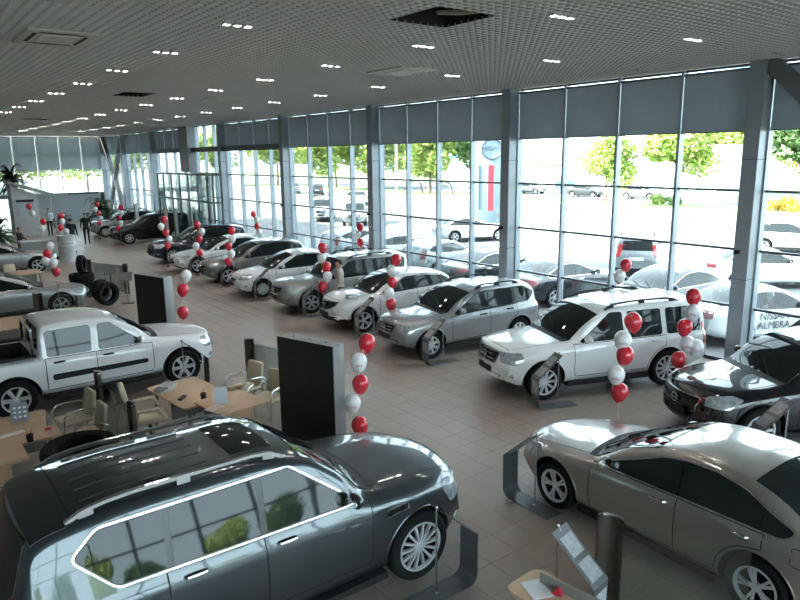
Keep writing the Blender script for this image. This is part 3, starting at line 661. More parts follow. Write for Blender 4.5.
    # model extras
    if kind == 'big_suv':
        one('sunroof', sf.patch(round_poly([(X0 - 2.46, -.42), (X0 - 2.46, .42), (X0 - 2.92, .42), (X0 - 2.92, -.42)], .05), TO, TU, TV, TD, .005, .12), [M_CARGLASS])
        for yy in (-.42, -.21, 0, .21, .42):
            m = MB(); pp = []
            for xx in np.linspace(X0 - 3.15, X0 - 4.3, 7):
                h, nn = sf.hit(Vector((xx, yy, 3)), Vector((0, 0, -1))); pp.append(h)
            m.tube(pp, .014, 6); one('roof_rib', m, 'paint')
        one('roof_gap', sf.ribbon([(X0 - 4.42, y) for y in np.linspace(-.62, .62, 9)], .012, TO, TU, TV, TD, .004), [M_GAP], sm=None)
        v = [(1.10, .965), (1.40, .955), (1.42, 1.035), (1.12, 1.045)]
        vi = side('fender_vent', sf.patch(v, SO, SU, SV, SD, .012, .08), [M_CHROME])
        m = MB()
        for k in range(3):
            q = sf.patch([(1.13, .975 + .021 * k), (1.39, .967 + .021 * k), (1.39, .983 + .021 * k), (1.13, .991 + .021 * k)], SO, SU, SV, SD, .016, .1); m.add(q.v, q.f)
        side('vent_slot', m, [M_GLOSSBLACK], vi)
        one('bumper_gap', sf.ribbon([(.52, .72), (.48, .95)], .008, SO, SU, SV, SD, .003), [M_GAP], sm=None)
    if kind == 'pickup':
        side('rub_strip', sf.patch(round_poly([(1.62, .66), (3.42, .64), (3.42, .76), (1.62, .75)], .05), SO, SU, SV, SD, .016, .12, rim=.01), [M_PLASTIC])
        m = MB()
        for sg in (1, -1): m.box(X0 - 5.16, X0 - 3.66, sg * .80 - .09, sg * .80 + .09, 1.135, 1.165)
        one('bed_rail', m, [M_PLASTIC])
    CARCACHE[key] = (parts, sp, X0); return CARCACHE[key]

def make_car(name, kind, paint_m, label, loc, heading, group=None, fine=True, rim=None, z=0.0, cat='car'):
    parts, sp, X0 = car_meshes(kind, fine)
    t = thing(name, label, cat, (loc[0], loc[1], z), math.radians(heading), group); objs = []
    for (nm, par, me, mk) in parts:
        o = link(nm, me, objs[par] if par is not None else t); objs.append(o)
        if mk in ('paint', 'body'):
            o.material_slots[0].link = 'OBJECT'; o.material_slots[0].material = paint_m
    tm, rm = wheel_meshes(sp['r'], .235 if sp['r'] > .36 else .205, rim or sp['rim'])
    for X in (sp['wb'] / 2, -sp['wb'] / 2):
        for sg in (1, -1):
            wv = link('wheel', tm, t); wv.location = (X, sg * (sp['w'] - .135), sp['r']); 
            rmo = link('rim', rm, wv)
            if sg < 0: wv.rotation_euler = (0, 0, PI)
    return t
def car_by_wheel(px, py, heading, kind, near):
    """centre of a car from the ground point of its near front wheel; near=+1 left side, -1 right side"""
    sp = SPEC[kind]; a = math.radians(heading); f = Vector((math.cos(a), math.sin(a))); l = Vector((-math.sin(a), math.cos(a)))
    p = Vector((px, py)) - f * (sp['wb'] / 2) - l * (near * (sp['w'] - .03)); return (p.x, p.y)
# ------------------------------------------------------------------ room shell
WW, WF = 15.2, 14.74           # glazing plane and column faces
XL, YB, YF = -7.0, -8.0, 59.0   # left wall, back wall, far wall
ZC = 6.62                       # underside of the lattice ceiling
OUT = -0.12                     # level of the ground outside
M_TILE = mat('floor_tile', (0.345, 0.285, 0.245), 0.36, noise=0.07, nscale=1.1, spec=0.4)
M_GROUT = mat('grout', (0.19, 0.165, 0.15), 0.8)
M_WALLP = mat('wall_plaster', (0.62, 0.62, 0.60), 0.8, noise=0.03, nscale=2)
M_LATT = mat('lattice_grey', (0.66, 0.645, 0.61), 0.75, 0.0, spec=0.15)
M_PLENUM = mat('plenum_dark', (0.014, 0.014, 0.015), 0.9)

fl = MB(); fl.box(XL, WW + .1, YB, YF, -.16, -.010); floor = tag(fl.build('floor', M_GROUT), kind='structure')
T = .45
def tile_vis(x, y):
    c = _R.T @ np.array([x, y, -CAM_Z]); 
    if c[2] < .5: return None
    px, py = 400 + _f * c[0] / c[2], 300 + _f * c[1] / c[2]
    return c[2] if -30 < px < 830 and -30 < py < 630 else None
tm = MB(); g = .0025
tm.box(g, T - g, g, T - g, -.010, 0); tile_me = tm.mesh('floor_tile', M_TILE)
cells = [(XL + .1 + T * i, YB + .1 + T * j) for i in range(int((WW - XL) / T)) for j in range(int((YF - YB) / T))]
vis = []; rest = []
def covered(x, y):   # tiles standing wholly under a foreground car are not in view
    return (.3 < x < 5.2 and 5.6 < y < 9.5) or (6.9 < x < 8.6 and .4 < y < 6.6)
for c in cells:
    d = tile_vis(c[0] + T / 2, c[1] + T / 2)
    (rest if d is None or covered(*c) else vis).append((d or 99, c))
vis.sort(key=lambda q: q[0])
for d, c in vis[:300]:
    o = link('tile', tile_me, floor); o.location = (c[0], c[1], 0)
rm_ = MB()
for d, c in vis[300:] + rest: rm_.box(c[0] + g, c[0] + T - g, c[1] + g, c[1] + T - g, -.010, 0)
tag(rm_.build('tile_field', M_TILE, floor), kind='stuff')

# ceiling lattice with its square openings
holes = [(5.95, 6.95, 6.95, 7.95), (5.9, 6.75, 20.2, 21.5), (5.7, 6.7, 34.7, 36.0), (2.05, 2.95, 11.2, 12.5), (9.05, 10.0, 11.7, 12.9), (8.6, 9.4, 20.3, 21.4)]
slab = MB(); slab.box(XL, WW + .45, YB, YF + .4, 7.35, 8.1); ceiling = tag(slab.build('ceiling', M_PLENUM), kind='structure')
lat = MB(); PT, SH, ST = .14, .032, .034
def cut_runs(lo, hi, cuts):
    runs = [(lo, hi)]
    for a, b in cuts:
        runs = [r for (p, q) in runs for r in (((p, min(q, a)), (max(p, b), q)) if a < q and b > p else ((p, q),)) if r[1] - r[0] > .01]
    return runs
x = XL + .05
while x < WW - .1:
    for a, b in cut_runs(YB, YF, [(h[2], h[3]) for h in holes if h[0] < x < h[1]]): lat.box(x - ST / 2, x + ST / 2, a, b, ZC, ZC + SH)
    x += PT
y = YB + .05
while y < YF:
    for a, b in cut_runs(XL, WW - .1, [(h[0], h[1]) for h in holes if h[2] < y < h[3]]): lat.box(a, b, y - ST / 2, y + ST / 2, ZC + .001, ZC + SH - .001)
    y += PT
lo = tag(lat.build('lattice_slats', M_LATT, ceiling), kind='stuff')
M_DUCT = mat('duct_cream', (0.55, 0.52, 0.44), 0.6)
hb = MB(); 
for h in (holes[0], holes[1], holes[2]):
    hb.box(h[0] - .02, h[0], h[2], h[3], ZC, ZC + .5); hb.box(h[1], h[1] + .02, h[2], h[3], ZC, ZC + .5)
    hb.box(h[0], h[1], h[2] - .02, h[2], ZC, ZC + .5); hb.box(h[0], h[1], h[3], h[3] + .02, ZC, ZC + .5)
hb.build('opening_liner', M_PLENUM, ceiling)
du = MB(); du.tube([(6.75, 6.6, 6.72), (6.9, 7.0, 6.70), (6.86, 7.5, 6.74), (6.8, 8.2, 6.85)], .035, 8); tag(du.build('hanging_duct_edge', M_DUCT, ceiling, 30), 'cream pipe showing at the edge of the opening')

# blank walls behind and beside the camera and beyond the gallery
def wallbox(name, *b, m=None): w = MB(); w.box(*b); return tag(w.build(name, m or M_WALLP), kind='structure')
wallbox('wall_left', XL - .25, XL, YB, YF, -.16, 8.1, m=mat('wall_grey', (.30, .30, .30), .8))
wallbox('wall_back', XL, WW + .3, YB - .25, YB, 6.6, 8.1)
wallbox('baseboard_back', XL, WW + .3, YB - .25, YB, -.16, .05)
wallbox('wall_parapet', WW, WW + .45, YB, YF + .4, 6.68, 7.36, m=M_COLM)
wallbox('baseboard_window', WW - .06, WW + .22, YB, YF, -.30, .02, m=M_FRAMED)
wallbox('wall_far_left', XL, 6.0, YF, YF + .3, -.16, 7.36)

# window wall
COLY = [-6.85, .13, 7.11, 14.2, 21.1, 28.05, 35.0, 39.35, 46.3, 53.0, 58.9]
for i, yc in enumerate(COLY):
    c = MB(); c.box(WF, WW + .12, yc - .165, yc + .165, 0, ZC + .06)
    root = tag(c.build('wall_column', M_COLM), kind='structure')
    s_ = MB()
    for zz in (2.05, 4.62): s_.box(WF - .001, WW, yc - .1665, yc + .1665, zz, zz + .012)
    s_.build('cladding_joint', M_GAP, root)
    if 2 <= i <= 5:
        k = MB(); k.box(WF - .10, WF, yc + .02, yc + .10, 2.62, 2.70); k.tube([(WF - .12, yc + .06, 2.66), (WF - .05, yc + .06, 2.66)], .035, 8)
        k.build('camera_box', M_GLOSSBLACK, root)
ZT = [.05, 1.35, 2.65, 3.95, 5.25, 6.60]
pane_cache = {}
def pane_mesh(w, h):
    k = (round(w, 2), round(h, 2))
    if k not in pane_cache:
        m = MB(); m.box(-.006, .006, 0, w, 0, h); pane_cache[k] = m.mesh('pane', M_GLASS)
    return pane_cache[k]
blind_n = 0
for i in range(len(COLY) - 1):
    y0, y1 = COLY[i] + .165, COLY[i + 1] - .165; n = 3 if y1 - y0 < 5 else 4; pw = (y1 - y0) / n
    win = link('window_%d' % (i + 1), None); win.location = (WW, y0, 0); tag(win, kind='structure')
    mm = MB(); mm.box(-.13, .06, -.033, .033, 0, 6.66); mme = mm.mesh('mullion', M_FRAME)
    for k in range(n + 1): o = link('mullion', mme, win); o.location = (0, pw * k, 0)
    tt = MB(); tt.box(-.045, .05, 0, y1 - y0, -.026, .026); tme = tt.mesh('transom', M_FRAMED)
    for z in ZT: o = link('transom', tme, win); o.location = (0, 0, z)
    for k in range(n):
        for a, b in zip(ZT, ZT[1:]):
            o = link('pane', pane_mesh(pw - .066, b - a - .05), win); o.location = (0, pw * k + .033, a + .025)
    # roller blinds, one for each upper pane
    if i in (6,): continue
    for k in range(n):
        bl = thing('roller_blind', 'grey fabric roller blind let down over an upper pane of the long window wall', 'blind', (WW - .10, y0 + pw * k, 5.2), 0, 'roller blinds along the window wall')
        zb = 5.22 + .012 * random.random()
        f_ = MB(); f_.box(-.003, .003, .045, pw - .045, zb - 5.2, 1.30); f_.build('fabric', M_BLIND, bl)
        r_ = MB(); r_.tube([(0, .04, 1.315), (0, pw - .04, 1.315)], .028, 8); r_.build('roller', M_FRAMED, bl, 30)
        b_ = MB(); b_.tube([(0, .045, zb - 5.2), (0, pw - .045, zb - 5.2)], .012, 6); b_.build('bottom_bar', M_FRAMED, bl, 30)
# dark beams across the entrance bays, cross braces in the end bays
def brace(name, label, a, b, wd, ht): m = MB(); m.bar(a, b, wd, ht); return tag(m.build(name, M_STEELD), kind='structure')
for i, (ya, yb) in enumerate(((28.2, 34.85), (35.2, 39.2), (39.5, 46.15))):
    m = MB(); m.box(14.80, 15.05, ya, yb, 5.16, 5.42); tag(m.build('trim_%d' % (i + 1), M_STEELD), kind='structure')
BX = 14.93
M_BRACE = mat('brace_grey', (0.17, 0.175, 0.18), 0.5, 0.2)
for j, (ya, yb) in enumerate(((6.95, .3), (53.15, 58.75))):
    for k, (za, zb) in enumerate(((6.6, .05), (.05, 6.6))):
        m = MB(); m.bar((BX + .02 * k, ya, za), (BX + .02 * k, yb, zb), .30, .26, up=(1, 0, 0)); tag(m.build('trim_%d' % (4 + 2 * j + k), M_BRACE), kind='structure')
m = MB(); m.box(14.60, 15.1, 39.1, 40.5, 4.05, 6.6); tag(m.build('wall_pier', mat('pier_grey', (0.20, 0.215, 0.23), 0.5)), kind='structure')

# far window wall
fx = [6.0, 7.0, 8.6, 10.2, 11.8, 13.4, 15.0]
win = link('window_20', None); win.location = (0, YF, 0); tag(win, kind='structure')
for x_ in fx:
    mm = MB(); mm.box(x_ - .05, x_ + .05, -.12, .06, 0, 6.7); mm.build('mullion', mat('white_frame', (0.72, 0.74, 0.75), 0.4), win)
fz = [.05, 1.4, 2.7, 4.0, 5.3, 6.6]
for z in fz:
    mm = MB(); mm.box(6.0, 15.0, -.045, .05, z - .03, z + .03); mm.build('transom', M_FRAME, win)
for a, b in zip(fx, fx[1:]):
    for c, d in zip(fz, fz[1:]):
        mm = MB(); mm.box(a + .05, b - .05, -.006, .006, c + .03, d - .03); mm.build('pane', M_GLASS, win)
    bl = thing('roller_blind', 'blue-grey roller blind let halfway down the far end wall', 'blind', (a, YF - .1, 4.0), 0, 'roller blinds on the far end wall')
    f_ = MB(); f_.box(.06, b - a - .06, -.003, .003, .08, 2.52); f_.build('fabric', M_BLIND, bl)
    f_ = MB(); f_.tube([(.06, 0, .08), (b - a - .06, 0, .08)], .014, 6); f_.build('bottom_bar', M_FRAMED, bl)
    f_ = MB(); f_.tube([(.06, 0, 2.54), (b - a - .06, 0, 2.54)], .03, 6); f_.build('roller', M_FRAMED, bl)

# glazed wall behind the camera, seen in the paintwork and windows of the cars
win = link('window_21', None); win.location = (0, YB, 0); tag(win, kind='structure')
bx_ = [XL + (WW - XL) * k / 12 for k in range(13)]
bm1 = MB(); bm1.box(-.035, .035, -.06, .13, .05, 6.6); bme = bm1.mesh('mullion', M_FRAME)
for x_ in bx_: o = link('mullion', bme, win); o.location = (x_, 0, 0)
for z in ZT: mm = MB(); mm.box(XL, WW, -.05, .05, z - .026, z + .026); mm.build('transom', M_FRAMED, win)
pw_ = (WW - XL) / 12
for a in bx_[:-1]:
    for c, d in zip(ZT, ZT[1:]):
        k_ = ('b', round(d - c, 2))
        if k_ not in pane_cache: mm = MB(); mm.box(.035, pw_ - .035, -.006, .006, .026, d - c - .026); pane_cache[k_] = mm.mesh('pane', M_GLASS)
        o = link('pane', pane_cache[k_], win); o.location = (a, 0, c)

# entrance vestibule of glass
M_VEST = mat('vestibule_frame', (0.09, 0.12, 0.13), 0.45, 0.3)
ve = tag(link('door_1', None), kind='structure'); ve.location = (14.40, 35.3, 0); W_ = 8.9; Hh = 3.97
ys = [0, .8, 2.2, 3.6, 5.0, 6.4, 7.8, W_]
for k, y_ in enumerate(ys): m = MB(); m.box(-.04, .04, y_ - .035, y_ + .035, 0, Hh); m.build('post', M_VEST, ve)
for z in (.04, 2.45, Hh - .04): m = MB(); m.box(-.045, .045, 0, W_, z - .05, z + .05); m.build('rail', M_VEST, ve)
for y_ in (0, W_):
    for z in (2.45, Hh - .04): m = MB(); m.box(0, .70, y_ - .03, y_ + .03, z - .045, z + .045); m.build('rail', M_VEST, ve)
    m = MB(); m.box(.04, .70, y_ - .006, y_ + .006, .1, Hh - .1); m.build('pane', M_PGLASS, ve)
for a, b in zip(ys, ys[1:]):
    for c, d in ((.09, 2.4), (2.5, Hh - .09)): m = MB(); m.box(-.006, .006, a + .035, b - .035, c, d); m.build('pane', M_PGLASS, ve)
m = MB(); m.box(-.05, .72, -.04, W_ + .04, Hh, Hh + .06); m.build('roof', M_PGLASS, ve)

# ------------------------------------------------------------------ ground, road and far surroundings
M_ASPH = mat('asphalt_light', (0.17, 0.168, 0.163), 0.85, noise=0.10, nscale=.35, bump=.15, bscale=40)
M_GRASS = mat('grass', (0.20, 0.27, 0.08), 0.9, noise=.3, nscale=3)
M_KERB = mat('kerb_concrete', (0.5, 0.49, 0.47), 0.8)
gm = MB(); gm.box(WW + .22, 260, -160, 260, OUT - .4, OUT); tag(gm.build('forecourt', M_ASPH), kind='structure')
gm = MB(); gm.box(-60, WW + .22, YF + .4, 260, OUT - .4, OUT); tag(gm.build('forecourt_end', M_ASPH), kind='structure')
gm = MB(); gm.box(-160, WW + .22, -160, YB - .25, OUT - .4, OUT); tag(gm.build('forecourt_rear', M_ASPH), kind='structure')
for nm, b, mt in (('grass_verge', (31.2, 32.2, 24, 39), M_GRASS), ('grass_strip', (55, 62, 20, 130), M_GRASS), ('far_lawn', (90, 240, -120, 250), M_GRASS)):
    m = MB(); m.box(b[0], b[1], b[2], b[3], OUT - .05, OUT + .04); o = tag(m.build(nm, mt), kind='structure')
    m = MB(); m.box(b[0] - .15, b[0], b[2], b[3], OUT - .05, OUT + .12); m.build('kerb', M_KERB, o)
m = MB()
for k in range(12): m.box(23.0, 28.5, -4 + k * 2.7, -3.88 + k * 2.7, OUT, OUT + .006)
o = tag(m.build('bay_markings', mat('road_paint', (.75, .75, .73), .7)), kind='structure')

def building(name, label, loc, w, d, h, roof_h, wall_m, roof_m, nx, nz, dormers=0):
    t = thing(name, label, 'building', loc)                 # front faces -x, runs along y
    m = MB(); m.box(0, d, 0, w, 0, h); m.build('wall', wall_m, t)
    if roof_h:
        m = MB(); m.add([(-.4, -.3, h), (-.4, w + .3, h), (d + .4, w + .3, h), (d + .4, -.3, h), (d / 2, -.3, h + roof_h), (d / 2, w + .3, h + roof_h)],
                        [(0, 1, 5, 4), (2, 3, 4, 5), (0, 4, 3), (1, 2, 5), (0, 3, 2, 1)]); m.build('roof', roof_m, t)
    else:
        m = MB(); m.box(-.15, d + .15, -.15, w + .15, h, h + .35); m.build('cornice', roof_m, t)
    gw = mat('far_window', (0.22, 0.36, 0.36), 0.15)
    fm = mat('far_frame', (0.65, 0.68, 0.66), .5)
    cw = w / nx; ch = h / nz
    for i in range(nx):
        for j in range(nz):
            f = MB(); y0, z0 = i * cw + cw * .16, j * ch + ch * .22; y1, z1 = (i + 1) * cw - cw * .16, (j + 1) * ch - ch * .14
            f.box(-.06, 0, y0, y1, z0, z1); wn_ = f.build('window', fm, t)
            f = MB(); f.box(-.08, -.055, y0 + .08, (y0 + y1) / 2 - .04, z0 + .08, z1 - .08); f.box(-.08, -.055, (y0 + y1) / 2 + .04, y1 - .08, z0 + .08, z1 - .08); f.build('pane', gw, wn_)
    for k in range(dormers):
        yc = w * (k + .5) / dormers; m = MB(); z0 = h + .1
        m.add([(-.3, yc - .8, z0), (-.3, yc + .8, z0), (-.3, yc, z0 + 1.1), (2.2, yc - .8, z0), (2.2, yc + .8, z0), (2.2, yc, z0 + 1.1)], [(0, 2, 1), (0, 3, 5, 2), (1, 2, 5, 4), (3, 4, 5), (0, 1, 4, 3)]); m.build('dormer', roof_m, t)
    return t
M_BW = mat('render_white', (.66, .64, .60), .8); M_BP = mat('roof_pink', (.42, .26, .22), .8); M_BG = mat('render_grey', (.45, .47, .48), .8); M_BB = mat('panel_blue', (.25, .42, .60), .6)
building('showroom_building', 'long white building with pink roof, gabled dormers and rows of windows across the road', (72, 56.5, OUT), 15, 9, 3.6, 2.6, M_BW, M_BP, 8, 2, 5)
building('shop_building', 'white shop block with pale flat roof behind the roadside trees', (72, 38, OUT), 17, 9, 5.4, 0, M_BW, M_BP, 6, 2)
building('office_tower', 'tall blue-grey office block rising far behind the trees', (120, 62, OUT), 14, 14, 22, 0, M_BB, M_BG, 5, 8)
building('depot_building', 'low blue-roofed depot far down the road beside the tree row', (95, 108, OUT), 22, 10, 4.5, 1.4, M_BW, M_BB, 8, 1)
building('kiosk_building', 'pale kiosk with blue awning panel under the dark tree', (76, 22, OUT), 8, 6, 4.0, 0, M_BB, M_BG, 3, 1)
building('far_block', 'pale apartment block beyond the end wall of the hall', (-8, 130, OUT), 30, 12, 12, 0, M_BW, M_BG, 8, 4)

# trees: crown of many small leaves on a trunk with boughs
def leaf_cloud(seed, rx, rz, n, size, blobs=9):
    rnd = random.Random(seed); cs = [(rnd.uniform(-.6, .6) * rx, rnd.uniform(-.6, .6) * rx, rnd.uniform(-.55, .75) * rz, rnd.uniform(.35, .62)) for _ in range(blobs)]
    vs = []; fs = []
    for k in range(n):
        c = rnd.choice(cs); d = Vector((rnd.gauss(0, 1), rnd.gauss(0, 1), rnd.gauss(0, 1))).normalized() * (rnd.random() ** .4)
        p = Vector((c[0] + d.x * c[3] * rx, c[1] + d.y * c[3] * rx, c[2] + d.z * c[3] * rz))
        a = Vector((rnd.gauss(0, 1), rnd.gauss(0, 1), rnd.gauss(0, 1))).normalized(); b = a.cross(Vector((rnd.gauss(0, 1), rnd.gauss(0, 1), rnd.gauss(0, 1)))).normalized()
        s = size * rnd.uniform(.6, 1.3); o = len(vs)
        vs += [p - a * s, p + b * s * .5, p + a * s, p - b * s * .5]; fs.append((o, o + 1, o + 2, o + 3))
    return vs, fs
M_LEAF = mat('leaf_bright', (.33, .42, .10), .6, noise=.35, nscale=.8); M_LEAFD = mat('leaf_dark', (.075, .14, .04), .6, noise=.35, nscale=.8); M_BARK = mat('bark', (.14, .10, .075), .9)
M_PLANT = mat('plant_dark', (.030, .055, .022), .5, noise=.3, nscale=3)
tree_cache = {}
def tree(label, loc, h, rx, leaf, seed, group):
    t = thing('roadside_tree', label, 'tree', loc, seed * 1.7, group); k = (seed % 4)
    if k not in tree_cache: tree_cache[k] = leaf_cloud(k + 3, 1.0, 1.0, 5200, .095, 12)
    vs, fs = tree_cache[k]; m = MB(); m.add([(v[0] * rx, v[1] * rx, v[2] * h * .36 + h * .62) for v in vs], fs); m.build('crown', leaf, t)
    m = MB(); m.tube([(0, 0, 0), (.08, .04, h * .3), (0, .1, h * .7)], [.02 * h, .016 * h, .006 * h], 8)
    for q in range(4):
        a = q * 1.6 + seed; m.tube([(.05, .03, h * (.28 + .06 * q)), (math.cos(a) * rx * .5, math.sin(a) * rx * .5, h * (.5 + .06 * q))], [.009 * h, .004 * h], 6)
    m.build('trunk', M_BARK, t, 40)
    return t
TG = 'trees along the road outside'
for k, (x_, y_, h_, r_, dk, lb) in enumerate([
    (55.2, 39.9, 6.6, 2.6, 0, 'light green young tree standing in front of the dormered building'),
    (60.7, 35.9, 7.6, 3.2, 0, 'broad light green tree in front of the white shop block'),
    (57.8, 69.0, 9.5, 3.6, 0, 'full bright green tree by the goalpost-like frames across the road'),
    (61.5, 65.0, 9.0, 2.6, 1, 'darker green tree just behind the full bright green tree'),
    (53.2, 91.8, 9.0, 4.2, 0, 'bright green tree in the distant row down the road'),
    (59.7, 95.0, 9.5, 4.6, 0, 'bright green tree in the distant row down the road'),
    (64.0, 88.0, 9.0, 4.2, 0, 'bright green tree in the distant row down the road'),
    (66, 80.0, 4.2, 2.4, 0, 'low round tree in front of the blue-roofed depot'),
    (67.6, 27.0, 9.0, 4.4, 1, 'big dark green tree by the pale kiosk'),
    (90, 45.0, 10.0, 4.2, 0, 'tall tree rising beside the blue-grey office block'),
    (92, 36.0, 8.5, 4.0, 0, 'wide tree between the shop block and the kiosk'),
    (58, 112, 10, 5, 0, 'bright green tree in the distant row down the road'),
    (50, 122, 10, 5, 0, 'bright green tree in the distant row down the road'),
    (34, 118, 9, 4.6, 0, 'green tree beyond the far end of the forecourt'),
    (24, 104, 9, 4.6, 0, 'green tree beyond the far end of the forecourt'),
    (14, 92, 8, 4.2, 0, 'green tree behind the far end wall of the hall'),
    (9, 96, 8, 4.2, 0, 'green tree behind the far end wall of the hall')]):
    tree(lb, (x_, y_, OUT + .03), h_, r_, M_LEAFD if dk else M_LEAF, k, TG)
for k, (x_, y_) in enumerate([(-14, -92), (0, -98), (12, -94), (24, -100), (36, -95), (48, -98), (60, -92), (-26, -97)]):
    tree('green tree standing in the row behind the rear glass wall', (x_, y_, OUT), 8.5 + (k % 3), 4.4, M_LEAFD if k % 2 else M_LEAF, k + 20, 'trees behind the rear glass wall')
# pylon sign
M_PYL = mat('sign_pale', (.17, .23, .27), .5); M_PRED = mat('sign_red', (.55, .03, .05), .4); M_PGREY = mat('sign_grey', (.05, .06, .07), .5)
py = thing('pylon_sign', 'tall pale pylon sign with round emblem and red vertical stripe', 'sign', (36, 36, OUT), math.radians(-45))
m = MB(); m.box(-1.25, 1.25, -.2, .2, 0, 6.7); m.build('slab', M_PYL, py, bevel=.04)
m = MB(); m.box(-.22, .18, -.23, -.2, .9, 4.2); m.build('red_stripe', M_PRED, py)
m = MB(); m.box(-.9, -.82, -.225, -.2, 1.0, 4.2); m.build('thin_stripe', M_PGREY, py)
m = MB(); m.tube([(.0 + .72 * math.cos(2 * PI * k / 28), -.24, 5.35 + .72 * math.sin(2 * PI * k / 28)) for k in range(29)], .06, 6, cap=False); m.build('emblem_ring', M_PGREY, py)
o = link('lettering', text_mesh('NISSAN', .42, M_PGREY), py); o.location = (0, -.235, 5.35); o.rotation_euler = (PI / 2, 0, 0)
# lamp poles, frames, bushes, flowers
def pole(label, x_, y_, h, m_): t = thing('street_pole', label, 'pole', (x_, y_, OUT)); q = MB(); q.tube([(0, 0, 0), (0, 0, h)], [.12, .07], 8); q.build('post', m_, t); q = MB(); q.bar((0, 0, h), (-1.2, 0, h + .2), .1, .1); q.build('arm', m_, t); q = MB(); q.box(-1.5, -1.0, -.12, .12, h + .14, h + .26); q.build('lamp_head', M_PGREY, t)
pole('pale street pole beside the low depot', 60, 79, 9, M_KERB); pole('pale street pole left of the full bright tree', 56, 74, 9, M_KERB); pole('yellow street pole in front of the dark green tree', 61, 28.5, 9, mat('pole_yellow', (.6, .5, .2), .5)); pole('grey street pole in front of the shop block', 62, 43, 8, M_KERB)
for lb, x_, y_ in (('dark metal goalpost frame, the one towards the depot', 58.5, 73.0), ('dark metal goalpost frame, the one towards the pylon', 59, 67.5)):
    t = thing('arched_frame', lb, 'frame', (x_, y_, OUT)); q = MB(); q.tube([(0, -1.6, 0), (0, -1.2, 1.3), (0, 0, 1.7), (0, 1.2, 1.3), (0, 1.6, 0)], .12, 6); q.build('hoop', M_PGREY, t)
    q = MB(); q.tube([(0, -1.3, 1.1), (0, 1.3, 1.1)], .06, 6); q.build('crossbar', M_PGREY, t)
M_FLOW = mat('flower_yellow', (.70, .45, .06), .7, noise=.4, nscale=2)
def bush(label, x_, y_, r_, leaf, seed, z=OUT + .04, name='shrub', cat='shrub', group=None):
    t = thing(name, label, cat, (x_, y_, z), 0, group); vs, fs = leaf_cloud(seed, r_, r_ * .55, 1500, r_ * .12, 7); q = MB(); q.add([(a, b, c + r_ * .5) for a, b, c in vs], fs); q.build('foliage', leaf, t)
    q = MB(); q.tube([(0, 0, 0), (0, 0, r_ * .6)], [.06, .03], 6); q.build('stem', M_BARK, t)
bush('round green shrub by the road in front of the shop block', 59.2, 35.2, 1.0, M_LEAFD, 31); bush('low green shrub beside the round shrub by the road', 60.6, 37.8, .8, M_LEAF, 32)
for k in range(4): bush('yellow and orange flowering shrub in the bed before the dark tree', 60 + .5 * (k % 2), 26.2 - 1.7 * k, 1.1, M_FLOW, 40 + k, name='flowering_shrub', group='flowering shrubs by the road')
# ------------------------------------------------------------------ cars in the hall
P_GREY = paint('graphite', (.06, .073, .080), .75, .30); P_BEIGE = paint('champagne_silver', (.41, .375, .34), .72, .30); P_BLACK = paint('black', (.006, .006, .008), 0, .25)
P_WHITE = paint('white', (.78, .785, .79), 0, .4); P_SILVER = paint('silver', (.33, .345, .355), .75, .32); P_SILVERB = paint('silver_beige', (.36, .355, .335), .7, .33)
P_GREYB = paint('warm_grey', (.20, .185, .17), .7, .32); P_NAVY = paint('navy', (.010, .012, .028), .2, .28); P_PEARL = paint('pearl_white', (.76, .76, .75), .0, .4); P_BLUEW = paint('pale_blue_white', (.62, .70, .74), .1, .35)
P_DARK = paint('outdoor_dark', (.02, .024, .03), .1, .3)
CARS = []
def row(name, kind, pm, wheel, hd, near, label, cat='car', **k):
    c = car_by_wheel(wheel[0], wheel[1], hd, kind, near); t = make_car(name, kind, pm, label, c, hd, cat=cat, **k); CARS.append((t, kind, c, hd, near)); return t
RG = 'cars parked in a row along the window wall'
patrol = make_car('large_suv', 'big_suv', P_GREY, 'large graphite grey off-roader with sunroof, chrome roof rails and fender vent', (2.87, 6.40), 0); CARS.append((patrol, 'big_suv', (2.87, 6.40), 0, -1))
row('sedan', 'sedan', P_BEIGE, (6.83, 5.55), 87.2, 1, 'champagne silver sedan parked alongside the off-roader, chrome window trim')
row('black_crossover', 'crossover', P_BLACK, (10.78, 4.62), 152, 1, 'glossy black crossover parked next to the steel cross brace')
row('suv', 'box_suv', P_WHITE, (9.98, 8.41), 159.5, 1, 'boxy white off-roader with black roof rails behind the red and white balloons', group=RG)
row('compact_suv', 'compact_suv', P_SILVER, (10.09, 11.99), 172, 1, 'silver compact off-roader with black roof rails beside the boxy white one', group=RG)
row('small_crossover', 'round_crossover', P_PEARL, (10.26, 15.09), 172, 1, 'rounded white small crossover with black lower cladding', group=RG)
row('estate_suv', 'mid_suv', P_SILVERB, (10.33, 18.07), 172, 1, 'silver boxy off-roader with a man standing at its side', group=RG)
row('small_sedan', 'small_sedan', P_WHITE, (10.29, 21.38), 172, 1, 'small white sedan with plain wheel covers in the window row', group=RG)
row('hatchback', 'hatchback', P_GREYB, (10.42, 24.54), 172, 1, 'warm grey hatchback between two white sedans', group=RG)
row('white_sedan', 'sedan', P_WHITE, (10.49, 27.91), 172, 1, 'long white sedan next to the dark navy crossover', group=RG)
row('navy_crossover', 'crossover', P_NAVY, (10.6, 31.2), 172, 1, 'dark navy crossover at the end of the window row', group=RG)
row('black_suv', 'mid_suv', P_BLACK, (11.28, 40.4), 176, 1, 'black off-roader with balloons beyond the entrance display boards')
row('far_crossover', 'compact_suv', P_SILVER, (11.2, 45.2), 176, 1, 'silver crossover standing behind the black off-roader')
row('pickup_truck', 'pickup', P_WHITE, (4.78, 13.99), 0, -1, 'white double-cab pickup with black rub strip and open bed', cat='pickup truck')
row('silver_sedan', 'sedan', P_SILVER, (4.19, 23.11), 0, -1, 'silver sedan behind the white pickup, nose by the tyre stand')
row('silver_saloon', 'sedan', P_SILVER, (5.21, 32.84), 0, -1, 'silver sedan further back beside the reception counter')

